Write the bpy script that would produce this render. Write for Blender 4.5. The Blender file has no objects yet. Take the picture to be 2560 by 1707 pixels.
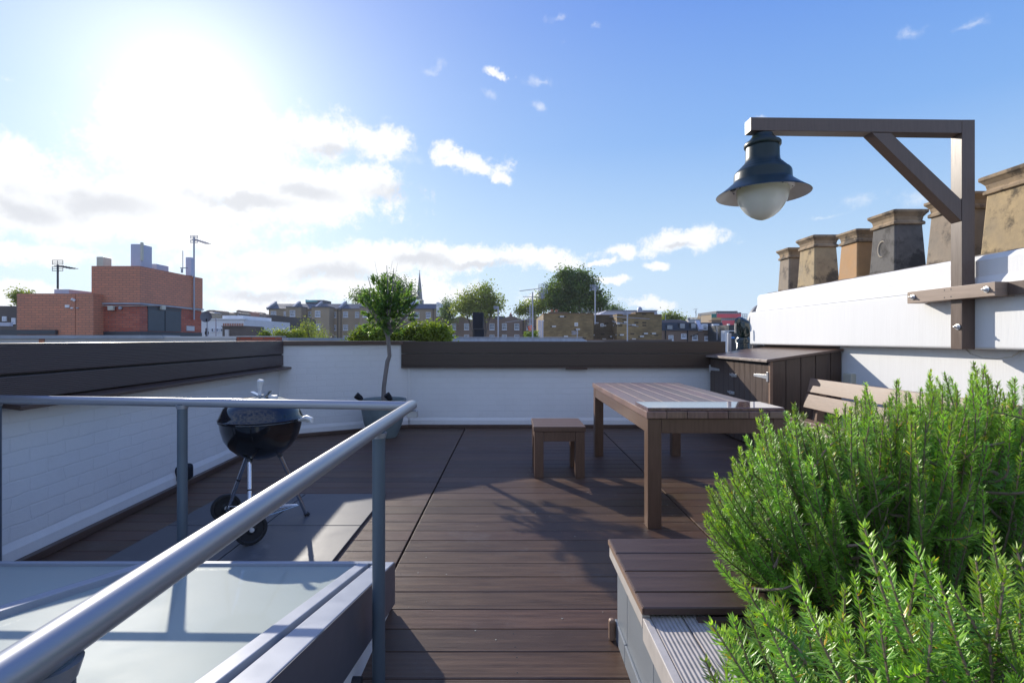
import bpy, math, random
import numpy as np
from mathutils import Vector, Matrix
R = math.radians
C = bpy.context.scene.collection
sc = bpy.context.scene
random.seed(7)
rng = np.random.default_rng(11)

# ------------------------------------------------------------------ camera
H = 1.21; F = 1250.0; CX = 1275.0; CY = 848.0      # eye height over the deck; focal length and principal point of the 2560 px photo
cam = bpy.data.cameras.new('camera'); co = bpy.data.objects.new('camera', cam); C.objects.link(co)
co.location = (0, 0, H); co.rotation_euler = (R(90), 0, 0)
cam.sensor_width = 36; cam.lens = F/2560*36
cam.shift_x = (1280-CX)/2560; cam.shift_y = -(853.5-CY)/2560
cam.clip_start = 0.03; cam.clip_end = 6000
sc.camera = co
def P(px, py, Y): return Vector(((px-CX)/F*Y, Y, H-(py-CY)/F*Y))

# ------------------------------------------------------------------ light
SUN_AZ, SUN_EL = -32.5, 22.0           # degrees; azimuth from +Y towards +X
sd = Vector((math.sin(R(SUN_AZ))*math.cos(R(SUN_EL)), math.cos(R(SUN_AZ))*math.cos(R(SUN_EL)), math.sin(R(SUN_EL))))
sl = bpy.data.lights.new('sun', 'SUN'); sl.energy = 5.0; sl.angle = R(0.55); sl.color = (1.0, 0.93, 0.82)
so = bpy.data.objects.new('sun', sl); C.objects.link(so); so.rotation_euler = sd.to_track_quat('Z', 'Y').to_euler()
so.location = (-20, 30, 30)
sc.view_settings.view_transform = 'Standard'; sc.view_settings.look = 'None'
sc.view_settings.gamma = 1; sc.view_settings.exposure = 0.15

class G:                                # small node helper
    def __init__(s, tree): s.t = tree; tree.nodes.clear()
    def n(s, typ, ins=None, **props):
        nd = s.t.nodes.new(typ)
        for k, v in props.items(): setattr(nd, k, v)
        if ins:
            for k, v in ins.items():
                if isinstance(v, tuple) and len(v) == 2 and hasattr(v[0], 'outputs'):
                    s.t.links.new(v[0].outputs[v[1]], nd.inputs[k])
                elif hasattr(v, 'outputs'): s.t.links.new(v.outputs[0], nd.inputs[k])
                else: nd.inputs[k].default_value = v
        return nd
    def m(s, op, a, b=0.0, c=0.0, clamp=False):
        return s.n('ShaderNodeMath', {0: a, 1: b, 2: c}, operation=op, use_clamp=clamp)
    def ramp(s, x, lo, hi, a=0.0, b=1.0, smooth=True):
        return s.n('ShaderNodeMapRange', {0: x, 1: lo, 2: hi, 3: a, 4: b}, interpolation_type='SMOOTHSTEP' if smooth else 'LINEAR')
    def mix(s, f, a, b, blend='MIX'):
        nd = s.t.nodes.new('ShaderNodeMix'); nd.data_type = 'RGBA'; nd.blend_type = blend
        for i, v in ((0, f), (6, a), (7, b)):
            if isinstance(v, tuple) and len(v) == 2: s.t.links.new(v[0].outputs[v[1]], nd.inputs[i])
            elif hasattr(v, 'outputs'): s.t.links.new(v.outputs[0], nd.inputs[i])
            else: nd.inputs[i].default_value = v
        return (nd, 2)
def c4(c): return (c[0], c[1], c[2], 1.0)

w = bpy.data.worlds.new('World'); sc.world = w; w.use_nodes = True
g = G(w.node_tree)
sky = g.n('ShaderNodeTexSky', sky_type='NISHITA', sun_disc=False, sun_elevation=R(SUN_EL), sun_rotation=R(SUN_AZ), altitude=50, air_density=1.0, dust_density=0.0, ozone_density=2.0)
geo = g.n('ShaderNodeNewGeometry')
tc = g.n('ShaderNodeTexCoord')
sep = g.n('ShaderNodeSeparateXYZ', {0: (tc, 0)})
az = g.m('ARCTAN2', (sep, 0), (sep, 1))
el = g.m('ARCSINE', (sep, 2))
ae = g.n('ShaderNodeCombineXYZ', {0: az, 1: el})
def blobs(lst, vec):
    cur = None
    for (bx, by, rx, ry) in lst:
        u, v = (bx-CX)/F, (CY-by)/F
        a0 = math.atan(u); e0 = math.atan(v/math.hypot(1, u))
        sa = rx/F/(1+u*u); se = ry/F/math.sqrt(1+u*u)/(1+v*v)
        d = g.n('ShaderNodeVectorMath', {0: vec, 1: (1/sa, 1/se, 0), 2: (-a0/sa, -e0/se, 0)}, operation='MULTIPLY_ADD')
        L = g.n('ShaderNodeVectorMath', {0: d}, operation='LENGTH')
        L = (L, 1)
        cur = L if cur is None else g.n('ShaderNodeMath', {0: cur, 1: L, 2: 0.25}, operation='SMOOTH_MIN')
    return g.m('SUBTRACT', 1.0, cur)
nz = g.n('ShaderNodeTexNoise', {'Vector': (tc, 0), 'Scale': 9.0, 'Detail': 9.0, 'Roughness': 0.62})
wv = g.n('ShaderNodeVectorMath', {0: (nz, 1), 1: (0.14, 0.08, 0), 2: ae}, operation='MULTIPLY_ADD')
wv = g.n('ShaderNodeVectorMath', {0: wv, 1: (0.07, 0.04, 0)}, operation='SUBTRACT')
CL = [(250,480,330,105),(60,510,220,110),(520,430,300,140),(760,330,190,70),(930,350,110,55),(700,480,290,80),(900,455,90,45),
      (380,560,330,60),(90,635,160,32),(590,270,110,55),(1105,380,46,42),(1120,408,50,30),(1185,418,80,27),(1245,440,42,24),
      (760,665,260,50),(1000,655,210,40),(1200,650,180,34),(1370,650,100,28),(900,725,320,34),(620,750,180,26),(1030,715,80,25),
      (1690,603,100,28),(1550,625,52,20),(1645,662,50,16),(1500,650,40,12),(1340,752,60,12),(1610,752,55,14),(1530,695,50,12),
      (1250,187,34,20),(20,745,200,30)]
CL = [(x_, y_, rx_*(1.18 if rx_ > 50 else 0.9), ry_*(1.18 if rx_ > 50 else 0.9)) for x_, y_, rx_, ry_ in CL]
b = blobs(CL, wv)
nz2 = g.n('ShaderNodeTexNoise', {'Vector': (tc, 0), 'Scale': 15.0, 'Detail': 12.0, 'Roughness': 0.72})
dens = g.n('ShaderNodeMath', {0: g.m('SUBTRACT', (nz2, 0), 0.455), 1: 3.0, 2: b}, operation='MULTIPLY_ADD')
mask = g.ramp(dens, 0.0, 0.65)
WS = [(2130,495,75,34),(2290,490,60,30),(1340,198,50,24),(1238,242,40,20),(1335,268,36,18),(1395,95,40,18),(2280,72,75,30),(2430,55,60,26),(1380,30,40,20),(1090,175,50,20),(2060,535,60,10),(1000,400,180,40),(1485,70,40,18),(1900,300,60,12)]
bw = blobs(WS, wv)
wisp = g.ramp(g.n('ShaderNodeMath', {0: g.m('SUBTRACT', (nz2, 0), 0.52), 1: 3.2, 2: bw}, operation='MULTIPLY_ADD'), 0.2, 1.6, 0.0, 0.60)
mask = g.m('MAXIMUM', mask, wisp)
SH = [(230,500,220,50),(60,520,120,40),(620,500,150,20),(820,372,90,22),(1000,485,120,30),(760,480,120,26),(830,690,170,26),(1050,660,100,18),(700,740,160,14),(1700,615,50,8),(1200,668,120,12)]
shade = g.ramp(g.n('ShaderNodeMath', {0: g.m('SUBTRACT', (nz, 0), 0.5), 1: 1.6, 2: blobs(SH, wv)}, operation='MULTIPLY_ADD'), -0.25, 0.75)
# sun glow (aureole)
sdot = g.n('ShaderNodeVectorMath', {0: (tc, 0), 1: tuple(sd)}, operation='DOT_PRODUCT')
ang = g.m('ARCCOSINE', g.m('MINIMUM', (sdot, 1), 1.0))
gl1 = g.m('EXPONENT', g.m('MULTIPLY', g.m('POWER', g.m('DIVIDE', ang, 0.13), 1.05), -1.0))
gl2 = g.m('EXPONENT', g.m('MULTIPLY', g.m('DIVIDE', ang, 0.44), -1.0))
S = 0.10                                 # background strength; sky and cloud colours below are divided by it
gain = 1/S
cr = g.t.nodes.new('ShaderNodeValToRGB'); g.t.links.new(g.m('DIVIDE', el, 0.8).outputs[0], cr.inputs[0])
E = cr.color_ramp.elements; E[0].position = 0.0; E[0].color = (0.58, 0.74, 0.87, 1); E[1].position = 1.0; E[1].color = (0.055, 0.18, 0.67, 1)
for p_, c_ in ((0.16, (0.47, 0.66, 0.87, 1)), (0.30, (0.33, 0.54, 0.84, 1)), (0.45, (0.19, 0.40, 0.80, 1)), (0.72, (0.088, 0.255, 0.74, 1))):
    e_ = E.new(p_); e_.color = c_
grad = g.n('ShaderNodeVectorMath', {0: cr, 'Scale': gain}, operation='SCALE')
skyn = g.n('ShaderNodeVectorMath', {0: sky, 'Scale': 0.45}, operation='SCALE')
skyc = g.mix(0.97, skyn, grad)
anti = g.ramp((sep, 1), 0.15, -0.5, 0.0, 1.0)     # mask of the sky behind the camera, for the added cloud fill
rear_fill = g.m('MULTIPLY', anti, g.ramp((nz, 0), 0.40, 0.58, 0.1, 0.75))      # unseen bright cloud patches added behind the camera to lift shade fill
skyc = g.mix(rear_fill, skyc, c4([v*gain for v in (0.74, 0.87, 1.18)]))
ccol = g.mix(g.m('MULTIPLY', shade, 0.52), c4([v*gain for v in (0.96, 0.965, 0.975)]), c4([v*gain for v in (0.45, 0.465, 0.52)]))
mk = g.m('SUBTRACT', 1.0, g.m('MULTIPLY', mask, 0.86))
def scaled(f, col):
    nd = g.n('ShaderNodeVectorMath', {0: col}, operation='SCALE'); g.t.links.new(f.outputs[0], nd.inputs['Scale']); return nd
glc = g.n('ShaderNodeVectorMath', {0: scaled(g.m('MULTIPLY', gl1, mk), (0.80*gain, 0.74*gain, 0.62*gain)), 1: scaled(g.m('MULTIPLY', gl2, mk), (0.42*gain, 0.38*gain, 0.25*gain))}, operation='ADD')
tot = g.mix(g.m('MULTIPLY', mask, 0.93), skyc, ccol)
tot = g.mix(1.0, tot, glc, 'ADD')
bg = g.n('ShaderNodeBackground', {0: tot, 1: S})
out = g.n('ShaderNodeOutputWorld', {0: bg})

# ------------------------------------------------------------------ materials
def pmat(name, col, rough=0.5, metal=0.0, var=0.12, vscale=6.0, stretch=(1, 1, 1), bump=0.0, bscale=60.0, ribs=None, coat=0.0, spec=0.5,
         brick=None, stain=None, transl=0.0, attr=None, coatrough=0.03, objvar=0.0):
    m = bpy.data.materials.new(name); m.use_nodes = True; g = G(m.node_tree)
    tc = g.n('ShaderNodeTexCoord'); vec = (tc, 3)
    st = g.n('ShaderNodeVectorMath', {0: vec, 1: stretch}, operation='MULTIPLY')
    nz = g.n('ShaderNodeTexNoise', {'Vector': st, 'Scale': vscale, 'Detail': 6.0, 'Roughness': 0.6})
    f = g.ramp((nz, 0), 0.28, 0.72, 1-var, 1+var, smooth=False)
    base = c4(col); hgt = None
    if brick:
        bwid, bh, mort, c2, mc, bmp = brick
        sx = g.n('ShaderNodeSeparateXYZ', {0: vec})
        ux = g.n('ShaderNodeCombineXYZ', {0: g.m('ADD', (sx, 0), (sx, 1)), 1: (sx, 2)})
        if bmp < 0:      # wobbly painted brick
            dn = g.n('ShaderNodeTexNoise', {'Vector': vec, 'Scale': 7.0, 'Detail': 3.0})
            ux = g.n('ShaderNodeVectorMath', {0: (dn, 1), 1: (0.06, 0.025, 0), 2: ux}, operation='MULTIPLY_ADD')
        br = g.n('ShaderNodeTexBrick', {'Vector': ux, 'Color1': c4(col), 'Color2': c4(c2), 'Mortar': c4(mc), 'Scale': 1.0, 'Mortar Size': mort,
                 'Mortar Smooth': 0.35, 'Bias': 0.0, 'Brick Width': bwid, 'Row Height': bh})
        base = (br, 0); hgt = g.m('SUBTRACT', 1.0, (br, 1))
    cm = g.mix(1.0, base, g.n('ShaderNodeCombineColor', {0: f, 1: f, 2: f}), 'MULTIPLY')
    if attr:
        at = g.n('ShaderNodeAttribute', attribute_name=attr)
        cm = g.mix(1.0, cm, (at, 0), 'MULTIPLY')
    if stain:            # (colour, scale, threshold, strength)
        scol, ss, th, amt = stain
        sn = g.n('ShaderNodeTexNoise', {'Vector': vec, 'Scale': ss, 'Detail': 8.0, 'Roughness': 0.7})
        cm = g.mix(g.ramp((sn, 0), th, th+0.14, 0.0, amt), cm, c4(scol))
    if objvar:
        oi = g.n('ShaderNodeObjectInfo')
        hv = g.ramp((oi, 5), 0, 1, 1-objvar, 1+objvar, smooth=False)
        cm = g.mix(1.0, cm, g.n('ShaderNodeCombineColor', {0: hv, 1: hv, 2: hv}), 'MULTIPLY')
    pb = g.n('ShaderNodeBsdfPrincipled', {'Base Color': cm, 'Metallic': metal, 'Specular IOR Level': spec})
    rf = g.ramp((nz, 0), 0.3, 0.7, max(0.02, rough*0.85), min(1, rough*1.15), smooth=False)
    g.t.links.new(rf.outputs[0], pb.inputs['Roughness'])
    if coat: pb.inputs['Coat Weight'].default_value = coat; pb.inputs['Coat Roughness'].default_value = coatrough
    nrm = None
    if hgt is not None and brick[5]:
        nrm = g.n('ShaderNodeBump', {'Height': hgt, 'Strength': 0.6 if brick[5] < 0 else 0.5, 'Distance': abs(brick[5])})
    if ribs:             # (axis, pitch, depth)
        sx = g.n('ShaderNodeSeparateXYZ', {0: vec})
        s1 = g.m('SINE', g.m('MULTIPLY', (sx, ribs[0]), 2*math.pi/ribs[1]))
        nd = g.n('ShaderNodeBump', {'Height': s1, 'Strength': 0.8, 'Distance': ribs[2]})
        if nrm: g.t.links.new(nrm.outputs[0], nd.inputs['Normal'])
        nrm = nd
    if bump:
        bn = g.n('ShaderNodeTexNoise', {'Vector': st, 'Scale': bscale, 'Detail': 5.0, 'Roughness': 0.6})
        nd = g.n('ShaderNodeBump', {'Height': (bn, 0), 'Strength': 0.5, 'Distance': bump})
        if nrm: g.t.links.new(nrm.outputs[0], nd.inputs['Normal'])
        nrm = nd
    if nrm: g.t.links.new(nrm.outputs[0], pb.inputs['Normal'])
    sh = pb
    if transl:
        tcol = g.mix(1.0, cm, c4((1.25, 1.35, 0.45)), 'MULTIPLY')
        tr = g.n('ShaderNodeBsdfTranslucent', {0: tcol})
        sh = g.n('ShaderNodeMixShader', {0: transl, 1: pb, 2: tr})
    g.n('ShaderNodeOutputMaterial', {0: sh})
    return m

M = {}
M['deck'] = pmat('deck_composite', (0.106, 0.059, 0.034), 0.42, var=0.38, vscale=5, stretch=(0.6, 9, 1), bump=0.002, bscale=24, ribs=(1, 0.0072, 0.0013), stain=((0.17, 0.14, 0.12), 2.2, 0.55, 0.35), attr='tint')
M['deckside'] = pmat('deck_plain', (0.086, 0.052, 0.038), 0.4, var=0.2, vscale=8, stretch=(1, 1, 1), bump=0.0006, bscale=50)
M['under'] = pmat('dark_substrate', (0.02, 0.017, 0.016), 0.8)  # near-black base colour for the substrate, slots and inner panels
M['panel'] = pmat('cladding_brown', (0.063, 0.040, 0.037), 0.42, var=0.08, vscale=6, stretch=(1, 1, 8), ribs=(2, 0.0105, 0.0006))
M['panelback'] = pmat('cladding_dark', (0.057, 0.036, 0.024), 0.42, var=0.18, vscale=4, stretch=(0.5, 1, 10), bump=0.0005, bscale=30)
M['white'] = pmat('painted_brick', (0.745, 0.747, 0.743), 0.55, var=0.03, vscale=2, brick=(0.225, 0.078, 0.005, (0.734, 0.736, 0.732), (0.719, 0.721, 0.717), -0.0026), bump=0.009, bscale=7, stain=((0.56, 0.54, 0.50), 3.2, 0.60, 0.35))
M['smooth'] = pmat('painted_render', (0.753, 0.747, 0.731), 0.6, var=0.03, vscale=3, stretch=(5, 5, 0.35), bump=0.0025, bscale=14, stain=((0.62, 0.6, 0.56), 4.5, 0.62, 0.38))
M['tile'] = pmat('porcelain_slab', (0.096, 0.094, 0.093), 0.55, var=0.14, vscale=5, stain=((0.22, 0.21, 0.20), 3.0, 0.58, 0.4), bump=0.0006, bscale=120)
M['table'] = pmat('table_composite', (0.229, 0.141, 0.099), 0.36, var=0.28, vscale=7, stretch=(9, 0.8, 1), bump=0.0006, bscale=40, attr='tint')
M['tableside'] = pmat('table_frame', (0.141, 0.080, 0.050), 0.42, var=0.2, vscale=8, stretch=(9, 9, 0.8), bump=0.0004, bscale=40)
M['bench'] = pmat('bench_timber', (0.214, 0.135, 0.090), 0.45, var=0.26, vscale=9, stretch=(1, 0.6, 12), bump=0.0006, bscale=30)
M['gantry'] = pmat('gantry_timber', (0.118, 0.078, 0.058), 0.38, var=0.16, vscale=10, stretch=(7, 7, 0.6), bump=0.0004, bscale=60)
M['batten'] = pmat('batten_timber', (0.285, 0.204, 0.153), 0.45, var=0.14, vscale=9, stretch=(1, 0.5, 10), bump=0.0004, bscale=60)
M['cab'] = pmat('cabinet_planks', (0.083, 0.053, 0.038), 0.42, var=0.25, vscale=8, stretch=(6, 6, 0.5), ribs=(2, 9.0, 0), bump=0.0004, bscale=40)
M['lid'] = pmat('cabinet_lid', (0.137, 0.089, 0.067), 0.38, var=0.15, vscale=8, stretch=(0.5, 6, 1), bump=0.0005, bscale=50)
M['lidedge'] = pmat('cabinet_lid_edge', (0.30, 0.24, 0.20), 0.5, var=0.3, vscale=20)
M['steel'] = pmat('galvanised', (0.72, 0.72, 0.72), 0.32, metal=0.7, var=0.1)
M['rail'] = pmat('rail_paint', (0.324, 0.333, 0.360), 0.35, metal=0.45, var=0.03, vscale=1.2)
M['post'] = pmat('rail_post_paint', (0.086, 0.114, 0.140), 0.42, metal=0.1, var=0.08, stain=((0.25, 0.27, 0.3), 70.0, 0.72, 0.3))
M['frame'] = pmat('skylight_frame', (0.33, 0.355, 0.40), 0.4, metal=0.0, spec=0.3, var=0.06, vscale=8, stain=((0.5, 0.5, 0.5), 20.0, 0.68, 0.25))
M['fascia'] = pmat('skylight_fascia', (0.10, 0.10, 0.115), 0.38, metal=0.1, var=0.03)
M['glass'] = pmat('frosted_glass', (0.347, 0.397, 0.359), 0.5, var=0.03, vscale=3, coat=0.5, coatrough=0.03, spec=0.05, stain=((0.72, 0.78, 0.77), 40.0, 0.70, 0.3))
M['kettle'] = pmat('black_enamel', (0.010, 0.011, 0.014), 0.07, var=0.01, vscale=1.0, coat=0.4)
M['chrome'] = pmat('bright_leg', (0.62, 0.64, 0.68), 0.16, metal=1.0, var=0.05)
M['rubber'] = pmat('black_rubber', (0.02, 0.02, 0.022), 0.6, var=0.2)
M['silver'] = pmat('pale_plastic', (0.62, 0.62, 0.6), 0.4, var=0.05)
M['pot'] = pmat('grey_pot', (0.170, 0.216, 0.225), 0.5, var=0.15, vscale=9, bump=0.001)
M['soil'] = pmat('soil', (0.035, 0.026, 0.02), 0.9, var=0.4, vscale=40, bump=0.01, bscale=50)
M['bark'] = pmat('olive_bark', (0.20, 0.175, 0.155), 0.8, var=0.3, vscale=20, stretch=(1, 1, 0.3), bump=0.004, bscale=60)
M['bark2'] = pmat('tree_bark', (0.12, 0.10, 0.08), 0.85, var=0.3, vscale=4, bump=0.02, bscale=8)
M['twig'] = pmat('rosemary_stem', (0.22, 0.15, 0.11), 0.75, var=0.35, vscale=40)
M['needle'] = pmat('rosemary_needle', (0.210, 0.412, 0.063), 0.36, var=0.25, vscale=14, attr='tint', transl=0.34, spec=0.6)
M['olive'] = pmat('olive_leaf', (0.114, 0.201, 0.078), 0.42, var=0.3, vscale=8, attr='tint', transl=0.65)
M['leafA'] = pmat('plane_leaf', (0.101, 0.169, 0.046), 0.55, var=0.45, vscale=0.6, attr='tint', transl=0.45)
M['leafB'] = pmat('light_leaf', (0.210, 0.273, 0.054), 0.55, var=0.4, vscale=0.8, attr='tint', transl=0.42)
M['leafC'] = pmat('hedge_leaf', (0.145, 0.210, 0.036), 0.5, var=0.4, vscale=3, attr='tint', transl=0.5)
M['chrender'] = M['smooth']
M['mortar'] = pmat('flaunching', (0.20, 0.175, 0.14), 0.95, var=0.45, vscale=12, bump=0.02, bscale=14)
SOOT = (0.035, 0.03, 0.026)
M['potbuff'] = pmat('terracotta_buff', (0.394, 0.293, 0.163), 0.85, var=0.3, vscale=5, bump=0.004, bscale=25, stain=(SOOT, 3.4, 0.46, 0.8))
M['potgrey'] = pmat('terracotta_grey', (0.289, 0.230, 0.168), 0.85, var=0.3, vscale=5, bump=0.004, bscale=25, stain=(SOOT, 3.4, 0.47, 0.8))
M['potorange'] = pmat('terracotta_orange', (0.442, 0.246, 0.104), 0.8, var=0.2, vscale=4, bump=0.002, bscale=25, stain=(SOOT, 3.0, 0.60, 0.6))
M['potblack'] = pmat('terracotta_sooty', (0.13, 0.12, 0.11), 0.85, var=0.4, vscale=6, bump=0.004, bscale=25, stain=(SOOT, 3.4, 0.44, 0.85))
M['potcap'] = pmat('terracotta_rim', (0.306, 0.221, 0.136), 0.85, var=0.4, vscale=7, bump=0.004, bscale=25, stain=(SOOT, 5.0, 0.47, 0.8))
M['pale'] = pmat('pale_mark', (0.45, 0.38, 0.28), 0.9, var=0.2)
M['lampblue'] = pmat('lamp_paint', (0.012, 0.024, 0.022), 0.36, var=0.1, spec=0.4)
M['lampin'] = pmat('lamp_reflector', (0.66, 0.66, 0.64), 0.4, var=0.1, stain=((0.3, 0.28, 0.25), 12.0, 0.6, 0.5))
M['globe'] = pmat('opal_globe', (0.88, 0.88, 0.88), 0.22, var=0.04, coat=0.6, transl=0.25)
M['stone'] = pmat('polished_stone', (0.20, 0.12, 0.10), 0.05, var=0.5, vscale=60, coat=0.5, coatrough=0.01, spec=0.5)
M['greypan'] = pmat('grey_panel', (0.20, 0.225, 0.25), 0.4, var=0.05)
M['ribcream'] = pmat('weathered_ribbed', (0.43, 0.38, 0.34), 0.6, var=0.18, vscale=20, ribs=(0, 0.0125, 0.0015))
M['ribside'] = pmat('weathered_ribbed_side', (0.50, 0.45, 0.40), 0.6, var=0.12, vscale=20, ribs=(2, 0.006, 0.0010))
M['benchdeck'] = pmat('bench_deck', (0.088, 0.051, 0.039), 0.42, var=0.2, vscale=6, stretch=(0.6, 8, 1), ribs=(1, 0.0068, 0.0013), bump=0.0004)
M['edge'] = pmat('board_edge', (0.253, 0.155, 0.100), 0.5, var=0.15, vscale=20)
M['concrete'] = pmat('lead_grey', (0.30, 0.32, 0.35), 0.7, var=0.15, vscale=3)
M['leadblue'] = pmat('pale_parapet', (0.33, 0.37, 0.45), 0.6, var=0.22, vscale=2.5, stretch=(3, 3, 0.3))
M['offwhite'] = pmat('offwhite_render', (0.52, 0.51, 0.50), 0.8, var=0.1, vscale=2)
M['whitewall'] = pmat('white_render_far', (0.70, 0.70, 0.70), 0.8, var=0.06, vscale=1)
M['redbrick'] = pmat('red_brick', (0.374, 0.089, 0.055), 0.85, var=0.16, vscale=0.7, brick=(0.225, 0.075, 0.010, (0.46, 0.14, 0.085), (0.16, 0.10, 0.085), 0.004), objvar=0.0)
M['redbrick2'] = pmat('red_brick_pale', (0.501, 0.214, 0.129), 0.85, var=0.12, vscale=0.7, brick=(0.225, 0.075, 0.010, (0.60, 0.24, 0.14), (0.30, 0.17, 0.12), 0.004))
M['stock'] = pmat('stock_brick', (0.327, 0.238, 0.140), 0.9, var=0.16, vscale=0.22, brick=(0.45, 0.16, 0.02, (0.33, 0.255, 0.17), (0.30, 0.25, 0.19), 0))
M['brown'] = pmat('brown_brick', (0.230, 0.155, 0.111), 0.9, var=0.2, vscale=0.3, brick=(0.45, 0.16, 0.02, (0.22, 0.15, 0.11), (0.18, 0.14, 0.11), 0))
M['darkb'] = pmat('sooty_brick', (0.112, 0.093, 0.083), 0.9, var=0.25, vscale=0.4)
def patchy(name, a, bcol):
    m = pmat(name, a, 0.9, var=0.42, vscale=0.9, stain=((0.06, 0.05, 0.04), 0.9, 0.60, 0.45), brick=(0.24, 0.085, 0.010, bcol, (0.17, 0.14, 0.10), 0))
    g2 = m.node_tree; pb = [n for n in g2.nodes if n.type == 'BSDF_PRINCIPLED'][0]
    lk = pb.inputs['Base Color'].links[0]; src = lk.from_socket
    gg = G.__new__(G); gg.t = g2
    tcn = gg.n('ShaderNodeTexCoord'); sx = gg.n('ShaderNodeSeparateXYZ', {0: (tcn, 3)})
    ux = gg.n('ShaderNodeCombineXYZ', {0: gg.m('ADD', (sx, 0), (sx, 1)), 1: (sx, 2)})
    sn = gg.n('ShaderNodeVectorMath', {0: ux, 1: (0.24, 0.085, 1)}, operation='SNAP')
    wn = gg.n('ShaderNodeTexWhiteNoise', {'Vector': sn}, noise_dimensions='3D')
    f1 = gg.m('GREATER_THAN', (wn, 0), 0.978)
    sn2 = gg.n('ShaderNodeVectorMath', {0: gg.n('ShaderNodeVectorMath', {0: ux, 1: (0.1, 0.03, 0)}, operation='ADD'), 1: (0.24, 0.085, 1)}, operation='SNAP')
    wn2 = gg.n('ShaderNodeTexWhiteNoise', {'Vector': sn2}, noise_dimensions='3D')
    f2 = gg.m('GREATER_THAN', (wn2, 0), 0.962)
    c1 = gg.mix(f2, (src.node, list(src.node.outputs).index(src)), c4((0.07, 0.055, 0.04)))
    c2 = gg.mix(f1, c1, c4((0.55, 0.55, 0.55)))
    g2.links.new(c2[0].outputs[2], pb.inputs['Base Color'])
    return m
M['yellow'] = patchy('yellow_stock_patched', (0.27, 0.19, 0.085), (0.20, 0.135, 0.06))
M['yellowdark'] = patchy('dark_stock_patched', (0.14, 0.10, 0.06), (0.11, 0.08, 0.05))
M['slate'] = pmat('slate_roof', (0.078, 0.085, 0.102), 0.6, var=0.2, vscale=1.5, stretch=(0.3, 1, 3))
M['slate2'] = pmat('dark_slate', (0.025, 0.03, 0.035), 0.55, var=0.3, vscale=1.5)
M['winframe'] = pmat('window_paint', (0.70, 0.72, 0.76), 0.6, var=0.03)
M['winglass'] = pmat('window_glass', (0.16, 0.19, 0.23), 0.12, var=0.5, vscale=0.6, coat=1.0)
M['teal'] = pmat('teal_glass', (0.12, 0.42, 0.42), 0.2, var=0.1, coat=1.0)
M['metalgrey'] = pmat('grey_metal', (0.33, 0.34, 0.38), 0.45, metal=0.3, var=0.1)
M['darkmetal'] = pmat('dark_metal', (0.06, 0.065, 0.075), 0.5, metal=0.2, var=0.15)
M['black'] = pmat('black_paint', (0.018, 0.02, 0.026), 0.65, spec=0.2, var=0.3, vscale=3)
M['cabgrey'] = pmat('antenna_cabinet', (0.45, 0.46, 0.54), 0.6, var=0.06)
M['cream'] = pmat('cream_plastic', (0.52, 0.50, 0.40), 0.5, var=0.08)
M['door'] = pmat('steel_door', (0.075, 0.09, 0.10), 0.5, metal=0.2, var=0.15)
M['dish'] = pmat('dish_grey', (0.16, 0.165, 0.18), 0.55, var=0.1)
M['spire'] = pmat('spire_stone', (0.16, 0.17, 0.20), 0.9, var=0.15, vscale=0.3)
M['bundle'] = pmat('glossy_dark_green', (0.012, 0.024, 0.022), 0.16, var=0.3, vscale=8, coat=0.6, coatrough=0.1)
M['netred'] = pmat('red_netting', (0.75, 0.10, 0.12), 0.8, var=0.12, vscale=0.4)
M['netgreen'] = pmat('green_netting', (0.02, 0.20, 0.16), 0.8, var=0.1)
M['terra'] = pmat('pot_terracotta_far', (0.38, 0.16, 0.09), 0.85, var=0.2)
M['buffpot'] = pmat('pot_buff_far', (0.5, 0.36, 0.18), 0.85, var=0.2)
M['cable'] = pmat('cable_beige', (0.45, 0.40, 0.33), 0.5, var=0.05)
M['ground'] = pmat('street_ground', (0.06, 0.06, 0.055), 0.9, var=0.4, vscale=0.03)
M['flower'] = pmat('orange_flower', (0.75, 0.16, 0.04), 0.6, var=0.1)
M['bluepl'] = pmat('blue_sheet', (0.02, 0.22, 0.6), 0.5, var=0.1)

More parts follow.
